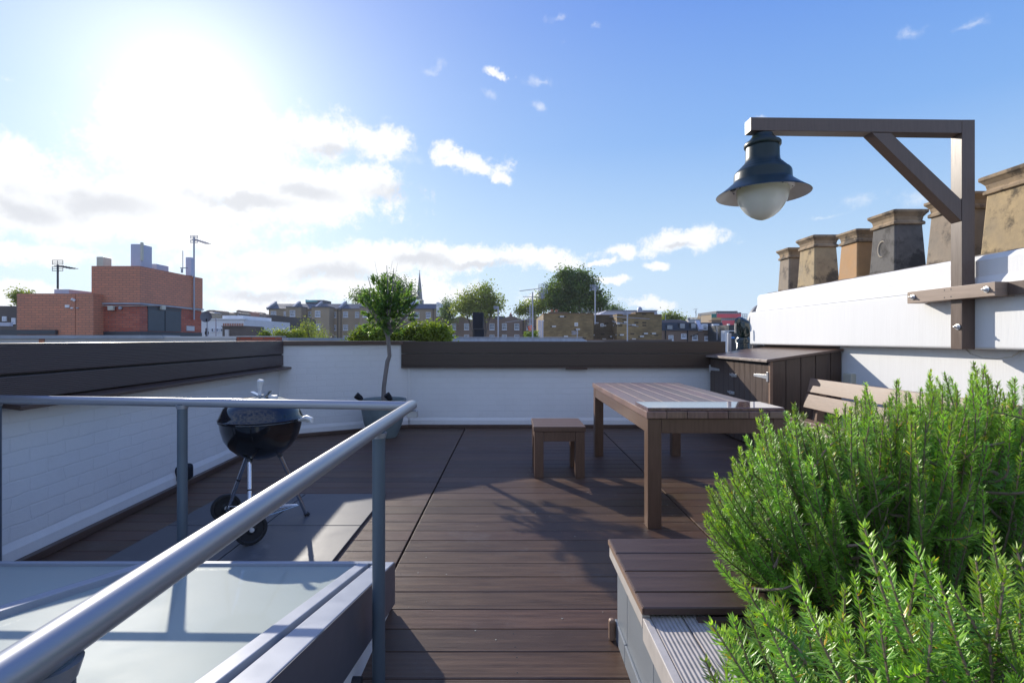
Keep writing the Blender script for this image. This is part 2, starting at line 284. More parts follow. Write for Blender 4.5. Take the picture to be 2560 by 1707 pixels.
# ------------------------------------------------------------------ mesh helpers
class MB:
    def __init__(s): s.v = []; s.f = []; s.smooth = False
    def add(s, vs, fs):
        o = len(s.v); s.v += [Vector(p) for p in vs]; s.f += [tuple(i+o for i in f) for f in fs]; return s
    def box(s, x0, x1, y0, y1, z0, z1, T=None):
        vs = [Vector((x, y, z)) for z in (z0, z1) for y in (y0, y1) for x in (x0, x1)]
        if T is not None: vs = [T @ p for p in vs]
        return s.add(vs, [(0, 2, 3, 1), (4, 5, 7, 6), (0, 1, 5, 4), (2, 6, 7, 3), (0, 4, 6, 2), (1, 3, 7, 5)])
    def bar(s, a, b, w, h, up=(0, 0, 1)):            # rectangular bar from a to b
        a, b = Vector(a), Vector(b); d = (b-a); L = d.length; d.normalize(); u = Vector(up)
        if abs(d.dot(u)) > 0.99: u = Vector((0, 1, 0))
        sx = d.cross(u).normalized(); sz = sx.cross(d)
        vs = [p + sx*i*w/2 + sz*j*h/2 for p in (a, b) for i, j in ((-1, -1), (1, -1), (1, 1), (-1, 1))]
        return s.add(vs, [(0, 1, 2, 3), (7, 6, 5, 4), (0, 4, 5, 1), (1, 5, 6, 2), (2, 6, 7, 3), (3, 7, 4, 0)])
    def tube(s, pts, rad, n=12, cap=True):
        pts = [Vector(p) for p in pts]; rad = rad if isinstance(rad, (list, tuple)) else [rad]*len(pts)
        vs = []; ref = None
        for i, p in enumerate(pts):
            d = (pts[min(i+1, len(pts)-1)] - pts[max(i-1, 0)]).normalized()
            if ref is None: ref = Vector((0, 0, 1)) if abs(d.z) < 0.9 else Vector((1, 0, 0))
            a = d.cross(ref).normalized(); b2 = a.cross(d); ref = b2
            vs += [p + (a*math.cos(2*math.pi*k/n) + b2*math.sin(2*math.pi*k/n))*rad[i] for k in range(n)]
        fs = [(i*n+k, i*n+(k+1) % n, (i+1)*n+(k+1) % n, (i+1)*n+k) for i in range(len(pts)-1) for k in range(n)]
        if cap: fs += [tuple(range(n-1, -1, -1)), tuple((len(pts)-1)*n+k for k in range(n))]
        s.smooth = True
        return s.add(vs, fs)
    def lathe(s, prof, c, n=40, axis=None):         # prof = [(r, z)...] about vertical through c
        c = Vector(c); vs = []; T = axis if axis is not None else Matrix.Identity(3)
        for r, z in prof: vs += [c + T @ Vector((r*math.cos(2*math.pi*k/n), r*math.sin(2*math.pi*k/n), z)) for k in range(n)]
        fs = [(i*n+k, i*n+(k+1) % n, (i+1)*n+(k+1) % n, (i+1)*n+k) for i in range(len(prof)-1) for k in range(n)]
        s.smooth = True
        return s.add(vs, fs)
    def prism(s, poly, ax, a, b):                    # polygon in the two other axes, extruded along axis ax
        def mk(p, t):
            q = [0, 0, 0]; o = [i for i in range(3) if i != ax]; q[o[0]] = p[0]; q[o[1]] = p[1]; q[ax] = t; return Vector(q)
        n = len(poly); vs = [mk(p, a) for p in poly] + [mk(p, b) for p in poly]
        return s.add(vs, [tuple(range(n)), tuple(range(2*n-1, n-1, -1))] + [(i, (i+1) % n, n+(i+1) % n, n+i) for i in range(n)])
    def ring(s, c, R0, r, n=32, m=8, T=None):
        T = T if T is not None else Matrix.Identity(3)
        vs = []
        for i in range(n):
            a = 2*math.pi*i/n
            for j in range(m):
                bb = 2*math.pi*j/m
                vs.append(Vector(c) + T @ Vector(((R0+r*math.cos(bb))*math.cos(a), (R0+r*math.cos(bb))*math.sin(a), r*math.sin(bb))))
        s.smooth = True
        return s.add(vs, [(i*m+j, ((i+1) % n)*m+j, ((i+1) % n)*m+(j+1) % m, i*m+(j+1) % m) for i in range(n) for j in range(m)])

def tag(o, label=None, cat=None, group=None, kind=None):
    if label: o['label'] = label
    if cat: o['category'] = cat
    if group: o['group'] = group
    if kind: o['kind'] = kind
    return o
def thing(name, label, cat, loc=(0, 0, 0), rz=0.0, group=None):
    o = bpy.data.objects.new(name, None); C.objects.link(o); o.location = loc; o.rotation_euler = (0, 0, rz); o.empty_display_size = 0.1
    return tag(o, label, cat, group)
def rootloc(o):
    while o.parent: o = o.parent
    return o
def obj(name, mb, mat, parent=None, bevel=0.0, local=False, label=None, seg=2, boards=0):
    """Coordinates in mb are world unless local=True (then relative to the root)."""
    off = Vector((0, 0, 0))
    if parent is not None and not local:
        r = rootloc(parent); T = (Matrix.Translation(r.location) @ Matrix.Rotation(r.rotation_euler.z, 4, 'Z')).inverted()
        vs = [T @ p for p in mb.v]
    else: vs = mb.v
    me = bpy.data.meshes.new(name); me.from_pydata([tuple(p) for p in vs], [], mb.f); me.update()
    import bmesh
    bm = bmesh.new(); bm.from_mesh(me); bmesh.ops.recalc_face_normals(bm, faces=bm.faces); bm.to_mesh(me); bm.free()
    if mb.smooth:
        me.polygons.foreach_set('use_smooth', [True]*len(me.polygons))
        try: me.set_sharp_from_angle(angle=R(38))
        except Exception: pass
    if boards:                       # each board (8 vertices) its own shade of the same stain
        rb_ = np.random.default_rng(17); nb_ = len(me.vertices)//8; tv = 1+boards*rb_.normal(0, 1, nb_).clip(-1.8, 1.8)
        cl_ = np.repeat(np.stack([tv, tv*(1+0.03*rb_.normal(0, 1, nb_)), tv*(1+0.05*rb_.normal(0, 1, nb_)), np.ones(nb_)], 1), 8, 0).astype(np.float32)
        at_ = me.color_attributes.new('tint', 'FLOAT_COLOR', 'POINT'); at_.data.foreach_set('color', cl_.ravel())
    me.materials.append(mat)
    o = bpy.data.objects.new(name, me); C.objects.link(o)
    if parent is not None: o.parent = parent
    if bevel:
        bv = o.modifiers.new('bevel', 'BEVEL'); bv.width = bevel; bv.segments = seg; bv.limit_method = 'ANGLE'; bv.angle_limit = R(40)
    if label: o['label'] = label
    return o
def copy_tree(o, parent=None):
    c = o.copy(); C.objects.link(c); c.parent = parent
    for ch in list(o.children): copy_tree(ch, c)
    return c
def quads(name, ctr, ax, wd, mat, parent, tint=None, fold=0.0, off=(0, 0, 0), tri=False):
    """Many little leaves: ctr base points, ax length vectors, wd width vectors (numpy n x 3)."""
    n = len(ctr); ctr = ctr - np.array(off)
    if fold:
        nr = np.cross(ax, wd); nr = nr/np.maximum(np.linalg.norm(nr, axis=1, keepdims=True), 1e-9)*np.linalg.norm(wd, axis=1, keepdims=True)*fold
        V = np.stack([ctr - wd*0.35, ctr, ctr + wd*0.35, ctr+ax*0.55 - wd*0.5 + nr, ctr+ax*0.55, ctr+ax*0.55 + wd*0.5 + nr, ctr+ax], 1).reshape(-1, 3)
        b0 = np.arange(n)*7
        quadsf = np.concatenate([np.stack([b0, b0+1, b0+4, b0+3], 1), np.stack([b0+1, b0+2, b0+5, b0+4], 1)])
        tris = np.concatenate([np.stack([b0+3, b0+4, b0+6], 1), np.stack([b0+4, b0+5, b0+6], 1)])
        loops = np.concatenate([quadsf.ravel(), tris.ravel()]); nq, ntri = len(quadsf), len(tris); per = 7
    else:
        V = np.stack([ctr, ctr+ax*0.5-wd*0.5, ctr+ax, ctr+ax*0.5+wd*0.5], 1).reshape(-1, 3)
        b0 = np.arange(n)*4; quadsf = np.stack([b0, b0+1, b0+2, b0+3], 1); loops = quadsf.ravel(); nq, ntri = n, 0; per = 4
    me = bpy.data.meshes.new(name)
    me.vertices.add(len(V)); me.vertices.foreach_set('co', V.astype(np.float32).ravel())
    me.loops.add(len(loops)); me.loops.foreach_set('vertex_index', loops.astype(np.int32))
    st = np.concatenate([np.arange(nq)*4, nq*4+np.arange(ntri)*3]).astype(np.int32)
    me.polygons.add(nq+ntri); me.polygons.foreach_set('loop_start', st)
    try: me.polygons.foreach_set('loop_total', np.concatenate([np.full(nq, 4), np.full(ntri, 3)]).astype(np.int32))
    except Exception: pass
    me.update(calc_edges=True)
    if tint is None: tint = np.ones((n, 3))
    col = np.repeat(np.concatenate([tint, np.ones((n, 1))], 1), per, 0).astype(np.float32)
    a = me.color_attributes.new('tint', 'FLOAT_COLOR', 'POINT'); a.data.foreach_set('color', col.ravel())
    me.materials.append(mat)
    o = bpy.data.objects.new(name, me); C.objects.link(o); o.parent = parent
    return o
def unit(a): return a/np.maximum(np.linalg.norm(a, axis=1, keepdims=True), 1e-9)

# ------------------------------------------------------------------ setting: ground far below and the deck
o = obj('ground', MB().box(-750, 750, -150, 1250, -13.0, -12.0), M['ground']); tag(o, 'street level far below the roofs', None, kind='structure')
del o['label']
deck = bpy.data.objects.new('deck', None); C.objects.link(deck); deck['kind'] = 'structure'
PITCH = 0.1534
dm = MB()
secs = [(-2.95, -0.616), (-0.604, 1.214), (1.226, 3.50)]
for k in range(-8, 34):
    y0 = 1.785 + k*PITCH
    if y0 > 6.86: break
    for i, (a, b2) in enumerate(secs):
        y1 = min(y0+PITCH-0.0015, 6.9)
        zz = -0.0006*random.random()
        dm.box(a, b2, y0+0.0025, y1, -0.024, zz)
obj('deck_boards', dm, M['deck'], deck, bevel=0.004, seg=3, boards=0.13)
obj('deck_base', MB().box(-2.95, 3.5, 0.3, 6.9, -0.10, -0.026), M['under'], deck)
sk = MB(); random.seed(4)
for k in range(-3, 30):
    yb = 1.785 + k*PITCH
    for x in (-0.56, 0.02, 0.60, 1.17):
        if random.random() < 0.55: continue
        for dy in (0.03, 0.12):
            xx = x+random.uniform(-.01, .01); sk.lathe([(0.0035, 0.0006), (0.0005, 0.0007)], (xx, yb+dy, 0), 8)
obj('deck_screws', sk, M['rubber'], deck)
gr = MB()
for k in range(90):
    x, y = random.uniform(-0.55, 1.9), random.uniform(1.8, 4.8); a = random.uniform(0, 6.28); q = random.uniform(0.0015, 0.005)
    gr.prism([(x+q*math.cos(a), y+q*math.sin(a)), (x+q*math.cos(a+2.0), y+q*math.sin(a+2.0)), (x+q*0.6*math.cos(a+4.1), y+q*0.6*math.sin(a+4.1))], 2, 0.0005, 0.0022)
obj('grit', gr, M['cream'], deck)

# ------------------------------------------------------------------ parapet walls (local x along the wall, local -y is the terrace side)
def wall_frame(p0, p1):
    d = Vector((p1[0]-p0[0], p1[1]-p0[1], 0)); return d.length, math.atan2(d.y, d.x)
def parapet(p0, p1, ztop, th, label, side=1):
    L, a = wall_frame(p0, p1)
    t = thing('parapet_wall', label, 'wall', (p0[0], p0[1], 0), a, 'painted brick parapets round the terrace')
    obj('wall_face', MB().box(0, L, 0, th*side, -0.1, ztop), M['white'], t, local=True)
    m = MB().prism([(-0.012*side, -0.02), (-0.012*side, 0.10), (0.002*side, 0.145), (0.002*side, -0.02)], 0, 0.0, L)
    obj('plinth', m, M['smooth'], t, local=True)
    obj('skirting_board', MB().box(0, L, -0.055*side, -0.014*side, 0.001, 0.045), M['deckside'], t, local=True, bevel=0.004)
    return t, L
# left wall
LP0, LP1 = (-2.50, 0.30), (-2.815, 6.10)
t, L = parapet(LP0, LP1, 1.15, 0.25, 'long white wall on the left with tall brown ribbed cladding and a ledge', 1)
m = MB().box(0, L, -0.05, -0.005, 1.032, 1.19); obj('cladding_board', m, M['panel'], t, local=True, bevel=0.003)
m = MB().box(0, L, -0.05, -0.005, 0.893, 1.018); obj('cladding_board', m, M['panel'], t, local=True, bevel=0.003)
obj('slot_backing', MB().box(0, L, -0.030, -0.004, 1.0185, 1.0315), M['under'], t, local=True)  # dark strip added behind the slot so no light line shows between boards
obj('capping', MB().box(0, L, -0.003, 0.30, 1.152, 1.187), M['deckside'], t, local=True, bevel=0.003)
obj('ledge', MB().prism([(-0.003, 0.862), (-0.003, 0.890), (-0.125, 0.868), (-0.125, 0.845)], 0, 2.25, L+0.10), M['deckside'], t, local=True, bevel=0.002)
# angled wall
t, L = parapet(LP1, (-1.40, 6.87), 1.133, 0.25, 'short angled white wall behind the olive tree with a thin brown coping')
obj('coping', MB().box(-0.02, L+0.1, -0.03, 0.29, 1.135, 1.187), M['deckside'], t, local=True, bevel=0.003)
# back wall
t, L = parapet((-1.40, 6.87), (2.93, 6.86), 1.12, 0.28, 'far white wall facing the camera under dark brown boarding')
obj('cladding_board', MB().box(-0.08, L, -0.065, -0.005, 1.020, 1.180), M['panelback'], t, local=True, bevel=0.003)
obj('cladding_board', MB().box(-0.08, L, -0.065, -0.005, 0.842, 1.012), M['panelback'], t, local=True, bevel=0.003)
obj('ledge', MB().box(-0.08, L, -0.078, -0.005, 0.822, 0.838), M['deckside'], t, local=True, bevel=0.002)
obj('capping', MB().box(-0.08, L, -0.003, 0.30, 1.122, 1.176), M['deckside'], t, local=True, bevel=0.003)
obj('cover_strip', MB().box(0.0, 0.03, -0.012, 0.004, 0.05, 0.82), M['smooth'], t, local=True)
o = obj('wall_vent', MB().box(0.76, 1.05, 6.79, 6.86, 0.800, 0.820), M['deckside'], None, bevel=0.002); tag(o, 'small brown lip under the far boarding left of the table', 'vent')

# paving slabs
tg = 'pale grey slabs under the barbecue'
for (x0, x1, y0, y1, lb) in [(-2.20, -1.584, 3.216, 3.87, 'grey slab at the back left of the four, next to the white wall'), (-1.576, -0.96, 3.216, 3.87, 'grey slab at the back right, under the barbecue foot'),
                             (-2.20, -1.584, 2.555, 3.208, 'grey slab nearest the skylight on the left, in the wall shade'), (-1.576, -0.96, 2.555, 3.208, 'grey slab nearest the skylight, right of the black wheel')]:
    o = obj('paving_slab', MB().box(x0, x1, y0, y1, 0.002, 0.016), M['tile'], None, bevel=0.002); tag(o, lb, 'paving slab', tg)

# wall socket
t = thing('wall_light', 'small black fitting low on the left wall behind the rail post', 'wall light', (-2.70, 4.10, 0.10))
obj('housing', MB().box(-2.72, -2.64, 4.03, 4.19, 0.05, 0.18), M['black'], t, bevel=0.03, seg=4)

# ------------------------------------------------------------------ skylight
def zs(Y): return 0.718-0.225*Y
YF, YN = 2.24, 0.35
t = thing('skylight', 'sloping roof skylight of frosted glass in grey metal frames beside the deck', 'skylight', (-1.55, 1.3, 0))
def slab(x0, x1, y0, y1, top, thick): 
    return MB().prism([(y0, zs(y0)+top), (y1, zs(y1)+top), (y1, zs(y1)+top-thick), (y0, zs(y0)+top-thick)], 0, x0, x1)
obj('kerb', slab(-0.602, -0.519, YN, YF, 0, 0.06), M['frame'], t, bevel=0.003)
fa = MB().prism([(YN, zs(YN)-0.004), (YF+0.004, zs(YF)-0.004), (YF+0.004, 0.025), (YN, 0.36)], 0, -0.530, -0.516)
obj('side_fascia', fa, M['fascia'], t)
obj('upstand', MB().prism([(YN, -0.02), (YF-0.01, -0.02), (YF-0.01, zs(YF)-0.055), (YN, zs(YN)-0.055)], 0, -2.53, -0.536), M['smooth'], t)
obj('kerb_gutter', slab(-0.622, -0.602, YN, YF-0.02, -0.022, 0.03), M['under'], t)
obj('pane_frame', slab(-0.668, -0.620, YN, YF-0.045, 0.006, 0.05), M['frame'], t, bevel=0.003)
obj('far_bar', slab(-2.52, -0.603, YF-0.045, YF, 0.004, 0.09), M['frame'], t, bevel=0.003)
obj('far_fascia', MB().box(-2.52, -0.532, YF+0.001, YF+0.012, 0.0, zs(YF)-0.01), M['fascia'], t)
obj('mullion', slab(-1.59, -1.535, YN, YF-0.045, 0.014, 0.06), M['frame'], t, bevel=0.003)
obj('glass_pane', slab(-1.535, -0.668, YN, YF-0.045, -0.010, 0.02), M['glass'], t)
obj('glass_pane', slab(-2.50, -1.59, YN, YF-0.045, -0.010, 0.02), M['glass'], t)
o = obj('vent_cap', MB().tube([(-0.536, 1.70, 0.045), (-0.505, 1.70, 0.045)], 0.018, 20), M['rubber'], t)

# ------------------------------------------------------------------ handrail
RX = -0.462
t = thing('handrail', 'round grey metal handrail running from the lower left corner and turning left', 'handrail', (RX, 1.76, 0))
ZR = 0.901; r = 0.0225
m = MB().tube([(RX, 0.12, ZR), (RX, 2.33, ZR), (RX, 2.365, ZR-0.001), (RX, 2.378, ZR-0.002)], [r, r, r, r*0.55], 28)
obj('top_rail', m, M['rail'], t)
m = MB().tube([(RX-0.005, 2.348, ZR-0.004), (-2.78, 2.48, 0.916)], 0.0212, 24); obj('top_rail', m, M['rail'], t)
for (x, y, zt, zb) in [(RX, 1.76, ZR-0.015, 0.0), (-1.580, 2.411, 0.898, 0.0), (-2.537, 2.466, 0.903, 0.0), (RX-0.005, 0.505, ZR-0.015, 0.0)]:
    pst = obj('post', MB().tube([(x, y, zb), (x, y, zt)], 0.0222, 24), M['post'], t)
    obj('weld_collar', MB().tube([(x, y, zt-0.022), (x, y, zt-0.004)], [0.024, 0.029], 24), M['rail'], pst)
obj('rail_bracket', MB().box(RX-0.015, RX+0.035, 2.30, 2.33, ZR-0.052, ZR-0.02), M['rail'], t, bevel=0.003)

# ------------------------------------------------------------------ kettle barbecue
KX, KY = -1.585, 3.19
t = thing('kettle_barbecue', 'black kettle barbecue on three bright legs with two wheels behind the handrail', 'barbecue', (KX, KY, 0))
rb = 0.240; zr = 0.695
pr = [(0.0005, zr-0.245), (0.065, zr-0.240), (0.13, zr-0.212), (0.182, zr-0.165), (0.217, zr-0.108), (0.234, zr-0.045), (rb, zr-0.004), (rb+0.008, zr), (rb+0.006, zr+0.006), (rb-0.01, zr+0.004)]
obj('bowl', MB().lathe(pr, (KX, KY, 0), 56), M['kettle'], t)
pl = [(rb+0.004, zr+0.004), (rb+0.009, zr+0.014), (rb+0.004, zr+0.02), (0.236, zr+0.04), (0.215, zr+0.085), (0.17, zr+0.122), (0.11, zr+0.142), (0.05, zr+0.150), (0.0005, zr+0.151)]
lid = obj('lid', MB().lathe(pl, (KX, KY, 0), 56), M['kettle'], t)
hz0 = zr+0.15
obj('handle', MB().tube([(KX-0.012, KY, hz0), (KX-0.012, KY, hz0+0.052)], 0.010, 12).tube([(KX-0.012, KY, hz0+0.048), (KX-0.010, KY, hz0+0.075), (KX-0.006, KY, hz0+0.098), (KX-0.004, KY, hz0+0.108)], [0.015, 0.0165, 0.021, 0.014], 14), M['silver'], lid)
obj('heat_shield', MB().prism([(KX-0.062, hz0+0.032), (KX-0.03, hz0+0.003), (KX+0.03, hz0+0.003), (KX+0.058, hz0+0.036), (KX+0.02, hz0+0.012), (KX-0.02, hz0+0.012)], 1, KY-0.02, KY+0.02), M['chrome'], lid)
obj('vent_damper', MB().lathe([(0.0005, 0.014), (0.026, 0.014), (0.030, 0.0), (0.030, -0.012)], (KX+0.082, KY-0.02, zr+0.145), 20), M['silver'], lid)
hm = MB().tube([(KX+0.235, KY-0.02, zr+0.006), (KX+0.285, KY-0.04, zr+0.004), (KX+0.32, KY-0.05, zr+0.002)], 0.008, 10)
hm.tube([(KX+0.27, KY-0.035, zr+0.012), (KX+0.31, KY-0.05, zr+0.022), (KX+0.345, KY-0.065, zr+0.012), (KX+0.346, KY-0.066, zr-0.006)], [0.012, 0.017, 0.017, 0.010], 12)
obj('side_handle', hm, M['silver'], t)
obj('side_handle', MB().tube([(KX-0.20, KY+0.13, zr), (KX-0.24, KY+0.16, zr+0.005), (KX-0.26, KY+0.14, zr)], 0.011, 10), M['rubber'], t)
legs = [((KX+0.09, KY+0.04, zr-0.215), (-1.383, 3.39, 0.03)), ((KX-0.10, KY+0.03, zr-0.215), (-1.85, 3.27, 0.09)), ((KX-0.03, KY-0.09, zr-0.220), (-1.525, 2.93, 0.09))]
for i, (a, b2) in enumerate(legs):
    a, b2 = Vector(a), Vector(b2); mid = a.lerp(b2, 0.45)
    lg = obj('leg', MB().tube([a, b2], 0.0125, 18), M['chrome'], t)
    obj('leg_joint', MB().tube([mid, mid+(b2-a)*0.02], 0.0138, 18), M['rubber'], lg)
    obj('leg_socket', MB().tube([a+(a-b2)*0.06, a+(b2-a)*0.06], 0.017, 16), M['darkmetal'], lg)
    if i == 0: obj('rubber_foot', MB().tube([b2-(b2-a)*0.01, (b2.x+0.006, b2.y+0.01, 0.016)], [0.015, 0.018], 16), M['rubber'], lg)
ax = Vector((0.325, -0.34, 0)).normalized()
for c in (Vector((-1.868, 3.288, 0.105)), Vector((-1.507, 2.91, 0.105))):
    q = Vector((0, 0, 1)).rotation_difference(ax).to_matrix()
    prw = [(0.0005, 0.014), (0.02, 0.016), (0.03, 0.008), (0.066, 0.008), (0.072, 0.016), (0.086, 0.015), (0.089, 0.008), (0.089, -0.008), (0.086, -0.015), (0.072, -0.016), (0.066, -0.008), (0.0005, -0.008)]
    wh = obj('wheel', MB().lathe(prw, c, 40, q), M['rubber'], t)
    obj('hub_cap', MB().lathe([(0.0005, 0.024), (0.012, 0.022), (0.014, 0.012)], c, 16, q), M['silver'], wh)
obj('axle', MB().tube([(-1.868, 3.288, 0.105), (-1.507, 2.91, 0.105)], 0.006, 10), M['chrome'], t)
rk = MB()
for s in np.linspace(0.1, 0.9, 5):
    a = Vector((-1.86, 3.28, 0.125)).lerp(Vector((-1.525, 2.93, 0.125)), s); rk.tube([a, Vector((-1.40, 3.375, 0.10)).lerp(a, 0.08)], 0.0022, 6)
obj('wire_rack', rk, M['chrome'], t)

# ------------------------------------------------------------------ olive tree in its pot
OX, OY = -1.575, 6.22
t = thing('plant_pot', 'large rounded grey pot holding the olive tree by the far wall', 'plant pot', (OX, OY, 0))
obj('vessel', MB().lathe([(0.0005, 0.002), (0.165, 0.002), (0.19, 0.06), (0.235, 0.18), (0.262, 0.32), (0.275, 0.44), (0.285, 0.455), (0.28, 0.468), (0.262, 0.462), (0.25, 0.42), (0.245, 0.40)], (OX, OY, 0), 48), M['pot'], t)
obj('soil', MB().lathe([(0.248, 0.425), (0.12, 0.435), (0.0005, 0.44)], (OX, OY, 0), 24), M['soil'], t)
for dx, dy, aim, lb in [(-0.235, -0.12, (-0.07, -0.03, 0.06), 'small black garden spotlight on the left rim of the grey pot'), (0.13, -0.16, (-0.06, -0.03, 0.085), 'small black garden spotlight on the right rim of the grey pot')]:
    b0 = Vector((OX+dx, OY+dy, 0.44))
    s = thing('garden_spotlight', lb, 'spotlight', b0, 0, 'spotlights clipped to the olive pot')
    v = Vector(aim).normalized()
    p1 = b0+Vector((0, 0, 0.04))
    obj('spike', MB().tube([b0-Vector((0, 0, 0.03)), p1], 0.007, 8), M['rubber'], s)
    obj('lamp_head', MB().tube([p1-v*0.01, p1+v*0.02, p1+v*0.085], [0.022, 0.034, 0.040], 16), M['black'], s)
def leaf_cloud(centers, n_per, spread, length, width, updir=0.3, seed=0, outc=None, outw=0.6):
    rg = np.random.default_rng(seed); n = len(centers)*n_per
    c = np.repeat(centers, n_per, 0) + rg.normal(0, 1, (n, 3))*spread
    d = rg.normal(0, 1, (n, 3)); d[:, 2] += updir
    if outc is not None: d += unit(c-np.array(outc))*outw*2
    d = unit(d); L = length*(0.65+0.7*rg.random((n, 1)))
    wv_ = unit(np.cross(d, rg.normal(0, 1, (n, 3))))*width*(0.7+0.6*rg.random((n, 1)))
    return c, d*L, wv_
tr = thing('olive_tree', 'small standard olive tree with crooked bare trunk in the grey pot', 'tree', (OX, OY, 0.42))
tp = [(OX+0.00, OY, 0.40), (OX+0.005, OY, 0.60), (OX+0.025, OY+0.01, 0.78), (OX+0.05, OY, 0.93), (OX+0.075, OY, 1.0), (OX+0.068, OY, 1.12), (OX+0.055, OY, 1.25)]
trk = MB().tube(tp, [0.030, 0.026, 0.026, 0.027, 0.025, 0.024, 0.026], 14)
cc = np.array([OX+0.03, OY, 1.625]); brs = []
random.seed(3)
for k in range(13):
    a = 2*math.pi*k/13+random.uniform(-.2, .2); e = random.uniform(0.25, 1.25)
    st_ = Vector(tp[-1]) + Vector((0, 0, random.uniform(-0.05, 0.06)))
    d = Vector((math.cos(a)*math.cos(e), math.sin(a)*math.cos(e), math.sin(e)))
    L_ = random.uniform(0.26, 0.46) + 0.28*math.sin(e)
    p1 = st_ + d*L_*0.35 + Vector((0, 0, 0.02)); p2 = st_+d*L_*0.7+Vector((random.uniform(-.03, .03), 0, 0.06)); p3 = st_+d*L_+Vector((0, 0, 0.13))
    trk.tube([st_, p1, p2, p3], [0.013, 0.010, 0.007, 0.003], 7); brs.append((p1, p2, p3))
trk2 = obj('trunk', trk, M['bark'], tr)
rg = np.random.default_rng(5); cen = []; tips = []
for k in range(175):                       # twig tips through a lumpy sphere
    d = rg.normal(0, 1, 3); d /= np.linalg.norm(d); d[2] = d[2]*0.95
    rr = 0.31*rg.random()**0.42*(1+0.22*math.sin(3.1*math.atan2(d[1], d[0])+1.3)*math.cos(2.6*d[2]))
    p = cc + d*rr*np.array([1.10, 1.0, 1.18])
    if p[2] < 1.24 and rg.random() < 0.6: continue
    tips.append(p)
tw = MB(); LC, LA, LW, LT = [], [], [], []
for p in tips:
    dirn = (p-cc); dirn = dirn/np.linalg.norm(dirn)+np.array([0, 0, 0.7])+rg.normal(0, .35, 3); dirn /= np.linalg.norm(dirn)
    Lt = rg.uniform(0.09, 0.17); q0 = p-dirn*Lt*0.4; q1 = p+dirn*Lt*0.6
    tw.tube([q0, q1], [0.0022, 0.0010], 4, cap=False)
    for s in np.linspace(0.05, 1, 13):
        for sg in (-1, 1):
            sidev = np.cross(dirn, rg.normal(0, 1, 3)); sidev /= np.linalg.norm(sidev)
            ld = dirn*0.9+sidev*rg.uniform(0.5, 0.9); ld /= np.linalg.norm(ld)
            LC.append(q0+(q1-q0)*s); LA.append(ld*rg.uniform(0.042, 0.064)); wv_ = np.cross(ld, rg.normal(0, 1, 3)); LW.append(wv_/np.linalg.norm(wv_)*0.0145)
            f = rg.uniform(0.75, 1.25); LT.append((f*rg.uniform(0.9, 1.25), f, f*0.9))
for p in [(OX-0.02, OY, 1.72), (OX+0.04, OY, 1.72), (OX+0.08, OY, 1.70)]:
    q1 = Vector(p)+Vector((random.uniform(-.10, .10), 0, 0.46)); tw.tube([Vector(tp[-1]), p, q1], [0.003, 0.0022, 0.0012], 4)
obj('twigs', tw, M['bark'], tr)
quads('crown', np.array(LC), np.array(LA), np.array(LW), M['olive'], tr, np.array(LT), fold=0.25, off=(OX, OY, 0.42))

# ------------------------------------------------------------------ dining table
t = thing('dining_table', 'brown slatted outdoor dining table on square legs', 'table', (1.32, 4.2, 0))
TX0, TX1, TY0, TY1 = 0.868, 1.782, 3.18, 5.28
m = MB(); n = 7; pw = (TX1-TX0)/n
for i in range(n): m.box(TX0+i*pw+0.002, TX0+(i+1)*pw-0.002, TY0, TY1, 0.706, 0.75)
obj('tabletop', m, M['table'], t, bevel=0.003, boards=0.10)
for x in (TX0+0.012, TX1-0.100):
    for y in (TY0+0.012, TY1-0.100): obj('leg', MB().box(x, x+0.088, y, y+0.088, 0.0, 0.703), M['tableside'], t, bevel=0.003)
for (x0, x1, y0, y1) in [(TX0+0.102, TX1-0.102, TY0+0.014, TY0+0.04), (TX0+0.102, TX1-0.102, TY1-0.04, TY1-0.014), (TX0+0.014, TX0+0.04, TY0+0.102, TY1-0.102), (TX1-0.04, TX1-0.014, TY0+0.102, TY1-0.102)]:
    obj('apron', MB().box(x0, x1, y0, y1, 0.610, 0.703), M['tableside'], t, bevel=0.002)
o = obj('stone_slab', MB().box(0.882, 1.757, 3.20, 3.52, 0.7515, 0.772), M['stone'], None, bevel=0.003); tag(o, 'polished reddish stone slab lying on the near end of the table', 'stone slab')

# stool
t = thing('stool', 'square brown slatted stool standing left of the table', 'stool', (0.43, 4.6, 0))
SX0, SX1, SY0, SY1 = 0.205, 0.660, 4.35, 4.83
m = MB(); n = 4; pw = (SX1-SX0)/n
m.box(SX0, SX1, SY0, SY0+0.118, 0.408, 0.45)
for i in range(3): m.box(SX0, SX1, SY0+0.12*(i+1)+0.0, SY0+0.12*(i+1)+0.118, 0.408, 0.45)
obj('seat', m, M['tableside'], t, bevel=0.003)
for x in (SX0+0.008, SX1-0.088):
    for y in (SY0+0.008, SY1-0.088): obj('leg', MB().box(x, x+0.08, y, y+0.08, 0.0, 0.405), M['tableside'], t, bevel=0.003)
for (x0, x1, y0, y1) in [(SX0+0.09, SX1-0.09, SY0+0.012, SY0+0.035), (SX0+0.09, SX1-0.09, SY1-0.035, SY1-0.012), (SX0+0.012, SX0+0.035, SY0+0.09, SY1-0.09), (SX1-0.035, SX1-0.012, SY0+0.09, SY1-0.09)]:
    obj('apron', MB().box(x0, x1, y0, y1, 0.320, 0.405), M['tableside'], t, bevel=0.002)

